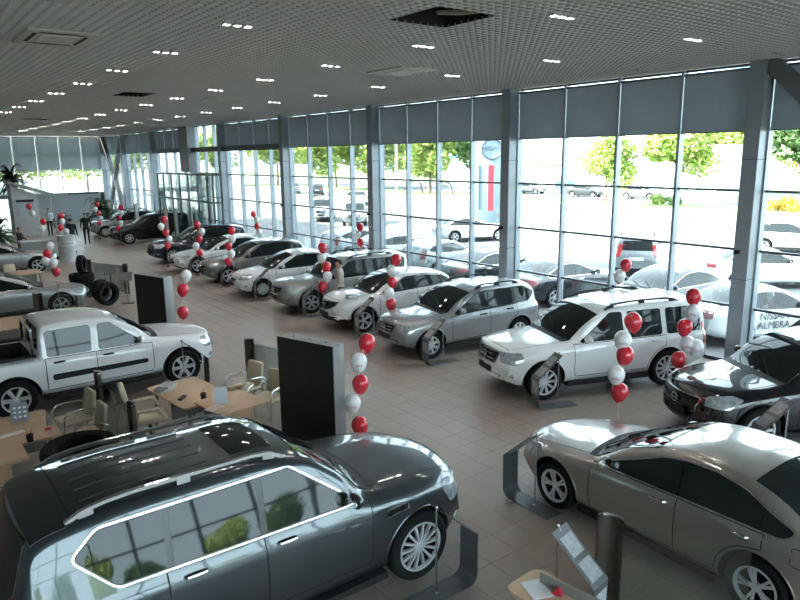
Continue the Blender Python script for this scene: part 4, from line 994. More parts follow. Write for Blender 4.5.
# cars outside the glass
OG = 'cars parked outside against the glass'
make_car('parked_sedan', 'sedan', P_DARK, 'dark sedan parked outside the glass behind the boxy white off-roader, tail to the hall', (18.6, 14.9), -5, OG, False, z=OUT)
make_car('parked_sedan', 'sedan', P_DARK, 'dark sedan parked outside the glass behind the column, next to the pale hatchback', (18.6, 18.2), -5, OG, False, z=OUT)
make_car('parked_sedan', 'sedan', P_DARK, 'dark blue-grey sedan parked outside with its nose to the hall', (18.9, 11.5), 172, OG, False, z=OUT)
for yy, lb in ((21.4, 'pale hatchback parked outside next to the dark sedan'), (24.6, 'pale hatchback in the middle of the pale cars parked outside'), (27.8, 'pale hatchback parked outside, last of the pale cars along the glass')):
    make_car('parked_hatchback', 'round_crossover', P_BLUEW, lb, (18.6, yy), 6, OG, False, z=OUT)
alm = make_car('advertising_sedan', 'small_sedan', P_PEARL, 'white sedan parked outside with black lettering on its door', (18.5, 8.2), -25, OG, False, z=OUT)
M_INK = mat('ink_dark', (.05, .05, .055), .5)
for txt, sz, x_, z_ in (('NISSAN', .26, -.38, .80), ('ALMERA', .26, -.38, .56)):
    o = link('lettering', text_mesh(txt, sz, M_INK), alm); o.location = (x_, -.872, z_); o.rotation_euler = (PI / 2, 0, 0); o['label'] = 'black lettering on the door'
for k in range(3):
    o = MB(); o.box(.25, .75 - .1 * k, -.871, -.868, .62 + .08 * k, .635 + .08 * k); o.build('small_print', mat('ink_grey', (.35, .35, .37), .6), alm)
FG = 'cars further off on the forecourt'
for nm, kd, pm, loc, hd, lb in (
    ('distant_suv', 'mid_suv', P_SILVER, (25.6, 16.8), 34, 'silver off-roader seen from behind, alone on the sunlit forecourt'),
    ('distant_sedan', 'small_sedan', P_WHITE, (26.0, 11.6), -40, 'white sedan on the forecourt half hidden by the near column'),
    ('distant_saloon', 'hatchback', P_WHITE, (36.0, 15.0), -55, 'white hatchback on the forecourt right of the near column'),
    ('distant_suv', 'box_suv', P_WHITE, (28.2, 47.0), 235, 'white off-roader facing the hall on the sunlit forecourt, far one of the pair'),
    ('distant_suv', 'mid_suv', P_SILVER, (28.2, 42.4), 235, 'silver off-roader facing the hall on the sunlit forecourt, near one of the pair'),
    ('distant_sedan', 'sedan', P_WHITE, (27.6, 29.2), -20, 'white sedan on the forecourt before the pylon sign'),
    ('distant_saloon', 'small_sedan', P_SILVER, (47, 86), 60, 'silver sedan far down the road, first of the line'),
    ('distant_saloon', 'hatchback', P_DARK, (46, 78), 60, 'dark hatchback far down the road'),
    ('distant_saloon', 'sedan', P_WHITE, (40, 60), 70, 'white sedan driving far down the forecourt road'),
    ('distant_saloon', 'small_sedan', P_DARK, (66, 50.5), -80, 'dark sedan parked before the dormered building'),
    ('distant_saloon', 'hatchback', P_SILVER, (67, 60), -80, 'silver hatchback parked before the dormered building'),
    ('distant_saloon', 'hatchback', P_SILVER, (66.5, 43.5), -80, 'silver hatchback parked before the white shop block')):
    make_car(nm, kd, pm, lb, loc, hd, FG, False, z=OUT)

# ------------------------------------------------------------------ price stands by the front wheels
def stand_meshes():
    prof = [(-.70, .006), (.04, .006)]
    for k in range(1, 8): a = PI / 2 * k / 7; prof.append((.04 + .12 * math.sin(a), .126 - .12 * math.cos(a)))
    prof += [(.165, .62), (-.32, 1.05)]
    hw = .145; n = len(prof); m = MB(); th = .006; vs = []
    for i, (x_, z_) in enumerate(prof):
        a = prof[max(i - 1, 0)]; b = prof[min(i + 1, n - 1)]; L = math.hypot(b[0] - a[0], b[1] - a[1]); nx, nz = -(b[1] - a[1]) / L * th, (b[0] - a[0]) / L * th
        vs += [(x_, -hw, z_), (x_, hw, z_), (x_ + nx, hw, z_ + nz), (x_ + nx, -hw, z_ + nz)]
    fs = [(0, 1, 2, 3), tuple(4 * (n - 1) + k for k in (3, 2, 1, 0))]
    for i in range(n - 1):
        for k in range(4): fs.append((4 * i + k, 4 * i + 4 + k, 4 * i + 4 + (k + 1) % 4, 4 * i + (k + 1) % 4))
    m.add(vs, fs); sheet = m.mesh('sheet', M_STEEL, 40)
    p = MB(); p.tube([(-.33, 0, .006), (-.33, 0, 1.06)], .011, 8); p.sphere((-.33, 0, 1.06), .022, n=8, m=6); p.tube([(-.33, 0, 1.05), (-.29, 0, 1.01)], .012, 6); p.lathe([(.03, .012), (.03, .02), (.011, .022)], 10, (-.33, 0, 0)); pole_ = p.mesh('pole', M_POLE, 35)
    cards = []
    d = Vector((-.485, 0, .43)).normalized(); nrm = Vector((.43, 0, .485)).normalized()
    for side_, off in ((1, .007), (-1, .011)):
        for t0, t1 in ((.06, .28), (.34, .56)):
            q = MB(); a = Vector((.165, 0, .62)) + d * t0 + nrm * off * side_; b = Vector((.165, 0, .62)) + d * t1 + nrm * off * side_
            q.add([a + Vector((0, -.11, 0)), a + Vector((0, .11, 0)), b + Vector((0, .11, 0)), b + Vector((0, -.11, 0))], [(0, 1, 2, 3) if side_ > 0 else (3, 2, 1, 0)])
            cards.append(q.mesh('card', mat('card_grey', (.36, .37, .38), .5, noise=.25, nscale=14)))
    q = MB(); q.box(.1655, .1705, -.11, .11, .30, .55); cards.append(q.mesh('card', MATS['card_grey']))
    return sheet, pole_, cards
ST_SHEET, ST_POLE, ST_CARDS = stand_meshes()
def stand(label, loc, rot, group='price stands beside the cars'):
    t = thing('price_stand', label, 'stand', loc, rot, group); link('sheet', ST_SHEET, t); link('pole', ST_POLE, t)
    for c in ST_CARDS: link('card', c, t)
    return t
SL = {'large_suv': 'beside the graphite grey off-roader', 'sedan': 'at the front wheel of the champagne sedan', 'black_crossover': 'beside the glossy black crossover', 'suv': 'at the front wheel of the boxy white off-roader',
      'compact_suv': 'at the front wheel of the silver compact off-roader', 'small_crossover': 'at the front wheel of the rounded white crossover', 'estate_suv': 'at the front wheel of the silver boxy off-roader',
      'small_sedan': 'at the front wheel of the small white sedan', 'hatchback': 'at the front wheel of the warm grey hatchback', 'white_sedan': 'at the front wheel of the long white sedan',
      'pickup_truck': 'in front of the white pickup wheel', 'silver_sedan': 'beside the silver sedan by the tyres'}
OFFS = {'large_suv': (.28, .30), 'sedan': (.52, .12), 'black_crossover': (.2, .35)}
for t, kd, c, hd, near in CARS:
    if t.name not in SL: continue
    sp = SPEC[kd]; a = math.radians(hd); f = (math.cos(a), math.sin(a)); l = (-f[1], f[0]); fo_, so_ = OFFS.get(t.name, (.22, .28))
    u = sp['wb'] / 2 + fo_; v = near * (sp['w'] + so_)
    stand('grey metal price stand with thin pole ' + SL[t.name], (c[0] + f[0] * u + l[0] * v, c[1] + f[1] * u + l[1] * v, 0), a)
stand('grey metal price stand behind the corner desk with the paper sheet', (5.14, 3.72, 0), math.radians(-80))

# ------------------------------------------------------------------ balloons on strings
prof = []
for k in range(13):
    t_ = PI * k / 12; r_ = math.sin(t_) * .14; z_ = math.cos(t_)
    prof.append((max(r_ * (1 - .16 * max(0, -z_)), 0.0006), z_ * (.155 if z_ > 0 else .19)))
bm_ = MB(); bm_.lathe(prof[::-1], 20); bm_.lathe([(.004, -.188), (.016, -.21), (.004, -.212)], 8)
BALLOON = {}
for nm_, mt in (('red', M_RED), ('white', M_WHITEB)): BALLOON[nm_] = bm_.mesh('balloon', mt, 0)
PRINT = text_mesh('NISSAN', .04, mat('print_red', (.55, .05, .06), .5), .0005)
M_WEIGHT = mat('weight_red', (.5, .03, .04), .3)
rb = random.Random(5)
def balloon_column(label, x_, y_, seq, lat=None, zs=None, prints=False, lift=0):
    t = thing('balloon_column', label, 'balloons', (x_, y_, lift), 0, 'balloon columns'); d = Vector((x_, y_, 0)).normalized(); rt = Vector((d.y, -d.x, 0)); n = len(seq)
    zs = zs or [2.15 - .29 * k for k in range(n)]; lat = lat or [rb.uniform(-.1, .1) for _ in range(n)]; pts = []
    for k, ch in enumerate(seq):
        o = link('balloon', BALLOON['red' if ch == 'R' else 'white'], t); p = rt * lat[k] + d * rb.uniform(-.06, .06) + Vector((0, 0, zs[k])); o.location = p
        o.rotation_euler = (rb.uniform(-.2, .2), rb.uniform(-.2, .2), rb.uniform(0, 6)); pts.append((p.x * .5, p.y * .5, p.z - .2))
        if prints and ch == 'W':
            q = link('print', PRINT, o); o.rotation_euler = (0, 0, math.atan2(-d.x, d.y) * 1.0); q.location = (0, -.142, -.03); q.rotation_euler = (PI / 2, 0, 0)
    q = MB(); q.tube([(0, 0, .10)] + pts[::-1], .004, 5); q.build('string', M_STRING, t)
    q = MB(); q.sphere((0, 0, .06), .055, .055, .06, 10, 7); q.build('weight', M_WEIGHT, t, 0)
B = balloon_column
B('red and white balloon column next to the near black display panel', 5.84, 8.82, 'RWRWR', [.16, .02, .04, -.10, .01], [1.84, 1.52, 1.14, .83, .46], True)
B('red and white balloon column in front of the boxy white off-roader door', 9.2, 6.2, 'RWRWR', [.15, .01, .06, -.06, .01], [2.16, 1.85, 1.62, 1.27, .99], True)
B('balloon column between boxy white off-roader and black crossover', 11.66, 6.47, 'RWRWRW', [.05, .06, -.06, .02, -.12, .16], [2.19, 1.91, 1.62, 1.28, .97, 1.23], True)
B('pair of balloons by the glass behind the boxy white off-roader', 14.3, 9.75, 'RW', [.08, -.05], [2.13, 1.85])
B('balloon column between rounded white crossover and silver compact off-roader', 10.4, 14.05, 'RWRWR', [.16, .05, .05, -.04, .01])
B('balloon column before the man at the silver boxy off-roader', 10.35, 17.35, 'RWRWR', [.0, -.04, .1, .12, -.04])
B('four balloons by the window column behind the parked row', 14.4, 21.75, 'RWRW', [.24, .12, .23, .34])
B('balloon column at the nose of the warm grey hatchback', 10.2, 24.0, 'RWRWR', [.19, .19, .04, .13, .0])
B('balloon column in front of the long white sedan', 10.2, 27.2, 'RWRWR', [.1, .26, .14, .0, .12])
B('balloon column in front of the dark navy crossover', 10.09, 30.5, 'RWRWR', [0, -.17, .01, .13, .04])
B('four balloons by the glass beyond the parked row', 14.3, 30.4, 'RWRW', [.05, .19, .18, .26])
B('balloon column before the far silver crossover', 10.69, 44.5, 'RWRWR', [0, -.14, .04, .12, .01])
B('balloon column before the black off-roader', 10.79, 40.2, 'RWRWR', [.1, .1, -.04, .02, -.12])
B('three balloons standing behind the white pickup bonnet', 5.75, 16.6, 'WRR', [.15, .05, .01], [1.92, 1.57, 1.0])
B('balloon cluster above the bonnet of the silver sedan by the tyres', 4.43, 25.4, 'WRWWR', [.03, -.07, -.15, .08, .13], [1.95, 1.69, 1.46, 1.38, 1.07])
B('pair of balloons beside the shed-roofed booth', 6.28, 39.67, 'RW', [-.06, .06], [2.5, 2.12])
B('pair of balloons between counter and white drum', 6.35, 37.32, 'RW', [.04, -.04], [1.85, 1.5])
B('balloon cluster above the white lettered drum', 7.2, 37.1, 'RWRW', [0, 0, -.1, .14], [2.10, 1.83, 1.52, 1.31])

# ------------------------------------------------------------------ display panels
M_SCR = mat('panel_black', (.010, .010, .011), .55); M_PGR = mat('panel_grey', (.30, .31, .31), .45, .2)
def panel(label, loc, rot):
    t = thing('advertising_stele', label, 'display', loc, rot)            # black face towards -y, runs along x
    m = MB(); m.box(0, 1.25, 0, .27, 0, 1.8); m.build('casing', M_PGR, t, bevel=.008)
    m = MB(); m.box(.0, 1.25, -.014, .0, .02, 1.80); m.build('face', M_SCR, t)
    m = MB()
    for x_ in (.25, .62, .98): m.lathe([(.02, 1.80), (.02, 1.806), (.0, 1.806)], 10, (x_, .14, 0))
    m.build('cap_screws', M_GLOSSBLACK, t)
pr = math.atan2(-1.2, .37)
panel('tall black display panel nearest the off-roader, balloons beside it', (5.13, 10.2, 0), pr)
panel('tall black display panel in front of the tyre stand behind the pickup', (5.2, 18.5, 0), pr)

# ------------------------------------------------------------------ office partitions
M_PDARK = mat('partition_bronze', (.085, .068, .055), .4, .4, noise=.2, nscale=4)
def partition(label, loc, rot, length, h=1.1, posts=(0,)):
    t = thing('office_partition', label, 'partition', loc, rot)
    for p in posts:
        q = MB(); a0, a1 = PI * .1, PI * .9
        q.lathe([(.14, 0), (.14, h)], 12, (p * length, -.05, 0), a0=a0, a1=a1); q.lathe([(.125, h), (.125, 0)], 12, (p * length, -.05, 0), a0=a0, a1=a1); q.lathe([(.125, 0), (.14, 0)], 12, (p * length, -.05, 0), a0=a0, a1=a1); po = q.build('post', M_PDARK, t, 40)
        q = MB(); q.lathe([(.12, h), (.12, h + .022), (.145, h + .022), (.145, h)], 12, (p * length, -.05, 0), a0=a0, a1=a1); q.build('cap', M_CHROME, po, 40)
    q = MB(); q.box(.08, length, .0, .012, .10, h - .06); q.build('glass', M_PGLASS, t)
    q = MB(); q.box(.08, length, -.01, .022, .06, .10); q.build('foot_rail', M_POLE, t)
    return t
partition('glass partition with two bronze posts between the two sales desks', (2.66, 12.38, 0), math.radians(-90), 2.0, posts=(0, 1))
partition('glass partition with a bronze post behind the beige visitor chairs', (5.72, 12.68, 0), math.radians(-72), 1.7)
partition('glass partition with a bronze post between the two foreground cars', (5.56, 3.76, 0), math.radians(-62), 1.3)
partition('glass partition at the front of the tyre stand', (6.03, 27.3, 0), math.radians(-70), 2.2, posts=(0, 1))
partition('low bronze partition beside the silver sedan by the tyres', (3.25, 21.2, 0), math.radians(-30), 1.2)

# ------------------------------------------------------------------ desks
def rpoly(x0, x1, y0, y1, r): return round_poly([(x0, y0), (x1, y0), (x1, y1), (x0, y1)], r)
M_DGREY = mat('desk_grey', (.24, .24, .23), .5); M_SLATE = mat('holder_grey', (.22, .24, .27), .45)
def desk(label, loc, rot, w, d, side=None):
    t = thing('sales_desk', label, 'desk', loc, rot)
    q = MB(); q.prism(rpoly(0, w, 0, d, .08), .71, .74); q.build('top', M_WOOD, t)
    for (x_, y_) in ((.1, .1), (w - .1, .1), (w - .1, d - .1), (.1, d - .1)):
        q = MB(); q.tube([(x_, y_, 0), (x_ + (.06 if x_ < w / 2 else -.06), y_, .71)], .03, 8); q.build('leg', M_DGREY, t, 30)
    q = MB(); q.box(.12, w - .12, d * .5, d * .5 + .02, .3, .71); q.build('modesty_panel', M_DGREY, t)
    if side:
        q = MB(); q.prism(rpoly(*side, .07), .735, .765); q.build('side_top', M_WOOD, t)
        q = MB(); q.box(side[0] + .12, side[1] - .2, side[2] + .12, side[3] - .12, 0, .735); p = q.build('pedestal', M_DGREY, t)
        for z_ in (.12, .42): q = MB(); q.box(side[0] + .14, side[1] - .22, side[2] + .105, side[2] + .12, z_, z_ + .27); q.build('drawer', M_WOOD, p)
    return t
desk('wooden sales desk with papers by the white pickup front wheel', (3.56, 10.6, 0), math.radians(6), .95, 1.5, (.25, 1.15, -.75, .15))
desk('wooden sales desk with grey card holder near the pickup rear wheel', (.75, 10.75, 0), 0, 1.0, 1.35, (-.15, .45, -.7, .12))
desk('wooden sales desk behind the white pickup, below the silver sedan', (1.72, 18.7, 0), math.radians(4), 1.0, 1.5)
desk('wooden sales desk between the two silver sedans', (3.3, 27.6, 0), math.radians(6), 1.3, 1.2)
dC = thing('side_desk', 'small rounded wooden desk with a paper sheet beside the champagne sedan', 'desk', (4.30, 3.02, 0), math.radians(3))
q = MB(); q.prism(rpoly(0, .50, -.1, .98, .12), .71, .745); q.build('top', M_WOOD, dC)
q = MB(); q.tube([(.25, .5, 0), (.25, .5, .71)], .04, 10); q.lathe([(.22, 0), (.22, .02), (.04, .03)], 18, (.25, .5, 0)); q.build('pedestal_leg', M_POLE, dC, 35)
q = MB(); q.bar((.32, .80, .80), (.40, .1, .80), .014, .11); q.build('screen_strip', M_DGREY, dC)
def sheet(name, label, loc, rot, w, d, h, m_, cat='paper', tilt=0):
    q = MB(); q.box(-w / 2, w / 2, -d / 2, d / 2, 0, h); o = q.build(name, m_); o.location = loc; o.rotation_euler = (tilt, 0, rot); return tag(o, label, cat)
def cardholder(name, label, loc, rot, w, h, m_):
    t = thing(name, label, 'card holder', loc, rot); q = MB()
    q.add([(-w / 2, 0, 0), (w / 2, 0, 0), (w / 2, .07, h), (-w / 2, .07, h), (-w / 2, .14, 0), (w / 2, .14, 0)], [(0, 1, 2, 3), (5, 4, 3, 2), (0, 3, 4), (1, 5, 2), (0, 4, 5, 1)]); q.build('board', m_, t)
    return t
M_WCARD = mat('card_white_blue', (.72, .78, .84), .4)
sheet('paper_sheet', 'white printed sheet lying on the small rounded desk', (4.47, 3.78, .748), math.radians(-20), .21, .28, .004, M_PAPER)
q = thing('red_flyer', 'small red folded flyer beside the printed sheet', 'flyer', (4.585, 3.62, .748), .3); m = MB(); m.add([(-.05, -.05, 0), (.05, -.05, 0), (.05, .05, 0), (-.05, .05, 0), (0, 0, .07)], [(0, 1, 4), (1, 2, 4), (2, 3, 4), (3, 0, 4), (3, 2, 1, 0)]); m.build('leaf', M_PRED, q)
cardholder('card_holder', 'white upright card holder on the desk by the pickup front wheel', (4.10, 10.35, .767), math.radians(-25), .22, .28, M_WCARD)
ch = cardholder('card_holder', 'grey upright card holder with pale dots on the desk by the pickup rear wheel', (1.33, 11.72, .742), math.radians(-15), .24, .30, M_SLATE)
m = MB()
for i in range(3):
    for j in range(3): a = .06 + .07 * j; m.add([(x_, (.07 * z_ / .30) - .002, z_) for x_, z_ in ((-.08 + .07 * i, a), (-.04 + .07 * i, a), (-.04 + .07 * i, a + .03), (-.08 + .07 * i, a + .03))], [(0, 1, 2, 3)])
m.build('dots', M_PAPER, ch)
for k in range(3):
    sheet('document_stack', 'stack of magazines and folders on the desk by the pickup front wheel', (3.62 + .02 * k, 11.72 - .03 * k, .742 + .042 * k), .3 + .2 * k, .30, .22, .04, mat('magazine_grey', (.45, .46, .47), .5, noise=.3, nscale=18), 'documents').__setitem__('group', 'folders stacked on the desk')
sheet('paper_sheet', 'loose pinkish sheet on the desk beside the white card holder', (3.95, 10.25, .768), .4, .30, .21, .003, mat('paper_pink', (.78, .66, .60), .6))
sheet('paper_sheet', 'long printed strip on the desk beside the grey card holder', (1.05, 11.2, .742), .25, .55, .12, .003, M_PAPER)
def cup(label, loc): t = thing('pen_cup', label, 'pen cup', loc); q = MB(); q.lathe([(.0, 0), (.045, 0), (.05, .11), (.044, .11), (.04, .01)], 14); q.build('body', M_PLASTIC, t, 40); q = MB(); q.tube([(.01, .01, .02), (.03, .03, .17)], .005, 5); q.tube([(-.01, 0, .02), (-.03, .01, .16)], .005, 5); q.build('pen', M_PRED, t)
cup('black pen cup behind the white card holder', (4.0, 10.85, .742)); cup('black pen cup next to the long printed strip', (1.32, 10.75, .742))
q = thing('desk_flag', 'dark pointed desk flag with red base by the grey card holder', 'flag', (1.62, 11.1, .742)); m = MB(); m.tube([(0, 0, 0), (0, 0, .3)], .006, 6); m.build('stick', M_POLE, q); m = MB(); m.add([(0, 0, .30), (.09, .01, .05), (-.02, .015, .05), (0, 0.008, .30), (.09, .018, .05), (-.02, .023, .05)], [(0, 2, 1), (3, 4, 5), (0, 1, 4, 3), (1, 2, 5, 4), (2, 0, 3, 5)]); m.build('cloth', M_DGREY, q); m = MB(); m.lathe([(.05, 0), (.05, .015), (.006, .02)], 12); m.build('base', M_PRED, q)
sheet('phone', 'black telephone handset on the desk by the pickup front wheel', (3.72, 11.1, .742), .8, .20, .07, .035, M_PLASTIC, 'phone')

# ------------------------------------------------------------------ chairs
def visitor_chair(label, loc, rot, group='beige visitor chairs'):
    t = thing('visitor_chair', label, 'chair', loc, rot, group)             # faces +x
    q = MB(); q.box(-.23, .25, -.24, .24, .42, .49); q.build('seat', M_BEIGE, t, bevel=.03)
    q = MB(); q.prism(round_poly([(-.22, 0), (.22, 0), (.20, .44), (-.20, .44)], .06), -.025, .03)
    q.v = [(-.25 - .16 * y_ + z_, x_, .47 + y_) for x_, y_, z_ in q.v]; q.build('backrest', M_BEIGE, t, bevel=.012)
    for s_ in (1, -1):
        y_ = s_ * .27
        q = MB(); q.tube([(.30, y_, .012), (.27, y_, .35), (.24, y_, .60), (.18, y_, .67), (.0, y_, .68), (-.22, y_, .66), (-.30, y_, .60)], .013, 8); q.build('arm', M_CHROME, t, 40)
        q = MB(); q.tube([(-.26, y_, .5), (-.30, y_, .2), (-.33, y_, .012)], .013, 8); q.build('leg', M_CHROME, t, 40)
    q = MB(); q.tube([(.0, -.27, .40), (0, .27, .40)], .012, 8); q.build('stretcher', M_CHROME, t, 40)
def office_chair(label, loc, rot):
    t = thing('office_chair', label, 'chair', loc, rot)
    q = MB(); q.box(-.26, .28, -.27, .27, .43, .54); q.build('seat', M_BEIGE, t, bevel=.045)
    q = MB(); q.prism(round_poly([(-.27, 0), (.27, 0), (.24, .62), (-.24, .62)], .09), -.04, .05); q.v = [(-.30 - .18 * y_ + z_, x_ * (1), .50 + y_) for x_, y_, z_ in q.v]; q.build('backrest', M_BEIGE, t, bevel=.02)
    for s_ in (1, -1):
        q = MB(); q.tube([(-.22, s_ * .30, .52), (-.2, s_ * .33, .70), (.12, s_ * .33, .72), (.2, s_ * .31, .56)], [.03, .035, .035, .025], 8); q.build('armrest', M_BEIGE, t, 40)
    q = MB(); q.tube([(0, 0, .08), (0, 0, .44)], .03, 10); q.build('column', M_PLASTIC, t, 40)
    for k in range(5):
        a = 2 * PI * k / 5; q = MB(); q.tube([(0, 0, .11), (.30 * math.cos(a), .30 * math.sin(a), .07)], [.03, .018], 6); lg = q.build('leg', M_PLASTIC, t, 40)
        q = MB(); q.sphere((.30 * math.cos(a), .30 * math.sin(a), .035), .033, n=8, m=6); q.build('castor', M_PLASTIC, lg, 0)
visitor_chair('beige visitor chair with chrome arms next to the glass partition and display panel', (5.15, 11.75, 0), math.radians(195))
visitor_chair('beige visitor chair with chrome arms at the desk, nearer the off-roader', (5.25, 10.95, 0), math.radians(205))
visitor_chair('beige visitor chair facing the card-holder desk, nearer the pickup', (2.18, 12.1, 0), math.radians(188))
visitor_chair('beige visitor chair facing the card-holder desk, nearer the tyre', (2.16, 11.3, 0), math.radians(184))
visitor_chair('beige visitor chair at the desk between the two silver sedans', (3.75, 29.3, 0), math.radians(-80))
office_chair('beige padded office chair with closed armrests between partition and desk', (3.20, 11.3, 0), math.radians(-10))

# ------------------------------------------------------------------ tyres
def tyre_obj(label, loc, r, wd, upright=None, flat=False, group=None):
    o = MB(); rr = r * .62; h = wd / 2
    o.lathe([(rr, -h * .7), (rr + .02, -h * .9), (r * .9, -h), (r * .975, -h * .8), (r, -h * .55), (r, h * .55), (r * .975, h * .8), (r * .9, h), (rr + .02, h * .9), (rr, h * .7), (rr + .03, 0), (rr, -h * .7)], 40, axis='z' if flat else 'y')
    t = thing('loose_tyre', label, 'tyre', loc, upright or 0, group); o.build('carcass', M_TYRE, t, 40)
    g_ = MB()
    for k in range(36):
        a = 2 * PI * k / 36; p = MB()
        for zz in (-.3, .3):
            c, s_ = math.cos(a + zz * .05), math.sin(a + zz * .05); R_ = r + .004
            vs = [(c * R_ - s_ * .012, zz * wd * .9, s_ * R_ + c * .012), (c * R_ + s_ * .012, zz * wd * .9 , s_ * R_ - c * .012), (c * R_ + s_ * .012, zz * wd * .2, s_ * R_ - c * .012), (c * R_ - s_ * .012, zz * wd * .2, s_ * R_ + c * .012)]
            if flat: vs = [(x_, z_, y_) for x_, y_, z_ in vs]
            g_.add(vs, [(0, 1, 2, 3)])
    tag(g_.build('tread_blocks', M_GLOSSBLACK, t), kind='stuff'); return t
tyre_obj('big black tyre lying flat on top of another beside the card-holder desk', (1.85, 10.08, .60), .53, .40, flat=True, group='tyres stacked by the desk')
tyre_obj('big black tyre lying flat underneath another beside the card-holder desk', (1.85, 10.08, .20), .53, .40, flat=True, group='tyres stacked by the desk')
TGp = 'tyres on the tyre stand'
tyre_obj('black tyre standing upright at the front of the tyre stand', (5.72, 23.7, .40), .40, .26, math.radians(20), group=TGp)
tyre_obj('black tyre lying flat at the bottom of the tyre stand', (5.45, 25.9, .14), .42, .28, flat=True, group=TGp)
tyre_obj('black tyre lying flat on another on the tyre stand', (5.45, 25.9, .42), .42, .28, flat=True, group=TGp)
tyre_obj('black tyre lying flat on top of the tyre stand pile', (5.45, 25.9, .70), .42, .28, flat=True, group=TGp)
tyre_obj('narrow black tyre standing on edge on top of the pile', (5.5, 25.95, 1.16), .32, .22, math.radians(62), group=TGp)
tyre_obj('black tyre leaning behind the upright one on the tyre stand', (5.75, 24.6, .38), .38, .26, math.radians(40), group=TGp)
for lb, x_, y_ in (('grey tilted brochure rack at the foot of the tyre stand', 6.35, 23.6), ('grey tilted brochure rack beside the upright tyre', 6.3, 25.4)):
    t = thing('brochure_rack', lb, 'rack', (x_, y_, 0), -.4); q = MB(); q.box(-.2, .2, -.15, .15, 0, .03); q.build('base', M_STEEL, t); q = MB(); q.box(-.02, .02, -.02, .02, .03, .9); q.build('post', M_POLE, t); q = MB(); q.add([(-.2, -.2, .82), (.2, -.2, .82), (.2, .12, 1.05), (-.2, .12, 1.05), (-.2, -.2, .80), (.2, -.2, .80), (.2, .12, 1.03), (-.2, .12, 1.03)], [(0, 1, 2, 3), (7, 6, 5, 4), (0, 4, 5, 1), (1, 5, 6, 2), (2, 6, 7, 3), (3, 7, 4, 0)]); q.build('tray', M_STEEL, t)

# ------------------------------------------------------------------ reception, drum, booth, gallery
t = thing('round_counter', 'round white drum counter with lettered band', 'counter', (7.0, 35.6, 0)); M_DRUM = mat('drum_white', (.52, .54, .55), .5)
q = MB(); q.lathe([(.0, 0), (.36, 0), (.36, .5), (.40, .52), (.40, 1.22), (.42, 1.24), (.42, 1.28), (0, 1.28)], 28); q.build('body', M_DRUM, t, 35)
q = MB(); q.lathe([(.405, .80), (.41, .80), (.41, 1.02), (.405, 1.02)], 28); bd = q.build('band', mat('band_pale', (.72, .74, .76), .4), t, 35)
lm = text_mesh('NISSAN', .17, M_INK, .001); aw = math.atan2(-35.6, -7.0)
for v in lm.vertices:
    a = aw + v.co.x / .41 ; R_ = .413 + v.co.z; v.co = (R_ * math.cos(a), R_ * math.sin(a), .91 + v.co.y)
link('lettering', lm, bd)
t = thing('reception_counter', 'low grey reception counter beside the lettered drum', 'counter', (5.1, 36.0, 0)); q = MB(); q.box(0, 1.35, 0, .6, 0, 1.02); q.build('front', mat('counter_grey', (.34, .35, .35), .5), t); q = MB(); q.box(-.05, 1.4, -.08, .65, 1.02, 1.07); q.build('top', M_DRUM, t)
t = thing('shed_booth', 'pale booth with sloping shed roof and a notice board on its wall', 'booth', (6.9, 50.0, 0)); M_BOOTH = mat('booth_pale', (.50, .53, .55), .6); M_BROOF = mat('booth_roof', (.30, .32, .33), .5)
q = MB(); q.add([(0, 0, 0), (1.5, 0, 0), (1.5, 0, 2.55), (0, 0, 3.3), (0, 1.6, 0), (1.5, 1.6, 0), (1.5, 1.6, 2.55), (0, 1.6, 3.3)], [(0, 1, 2, 3), (7, 6, 5, 4), (0, 4, 5, 1), (1, 5, 6, 2), (3, 2, 6, 7), (0, 3, 7, 4)]); q.build('wall', M_BOOTH, t)
q = MB(); q.add([(-.15, -.25, 3.38), (2.6, -.25, 2.42), (2.6, 1.8, 2.42), (-.15, 1.8, 3.38), (-.15, -.25, 3.56), (2.6, -.25, 2.60), (2.6, 1.8, 2.60), (-.15, 1.8, 3.56)], [(3, 2, 1, 0), (4, 5, 6, 7), (0, 1, 5, 4), (1, 2, 6, 5), (2, 3, 7, 6), (3, 0, 4, 7)]); q.build('roof', M_BROOF, t)
q = MB(); q.bar((2.45, .1, 0), (2.45, .1, 2.45), .1, .1); q.build('post', M_BROOF, t)
q = MB(); q.box(.22, 1.22, -.05, 0, 1.35, 2.28); nb = q.build('notice_board', mat('board_blue', (.42, .48, .53), .5, noise=.25, nscale=9), t); q = MB(); q.box(.20, 1.24, -.07, 0, 2.18, 2.34); q.build('board_header', M_GLOSSBLACK, nb)
t = thing('gallery', 'raised gallery with glass railing behind the shed-roofed booth', 'platform', (4.6, 53.2, 0))
q = MB(); q.box(0, 5.6, 0, 5.2, 2.25, 2.5); q.build('deck', M_BROOF, t)
for x_ in (.3, 2.9, 5.3): q = MB(); q.box(x_ - .1, x_ + .1, .2, .4, 0, 2.25); q.build('support', M_BROOF, t)
for k in range(5): q = MB(); q.tube([(.05 + 1.375 * k, .05, 2.5), (.05 + 1.375 * k, .05, 3.5)], .025, 6); q.build('baluster', M_POLE, t)
q = MB(); q.tube([(0, .05, 3.5), (5.6, .05, 3.5)], .025, 6); q.build('handrail', M_POLE, t)
for k in range(4): q = MB(); q.box(.10 + 1.375 * k, 1.375 + 1.375 * k, .045, .055, 2.55, 3.42); q.build('pane', M_PGLASS, t)
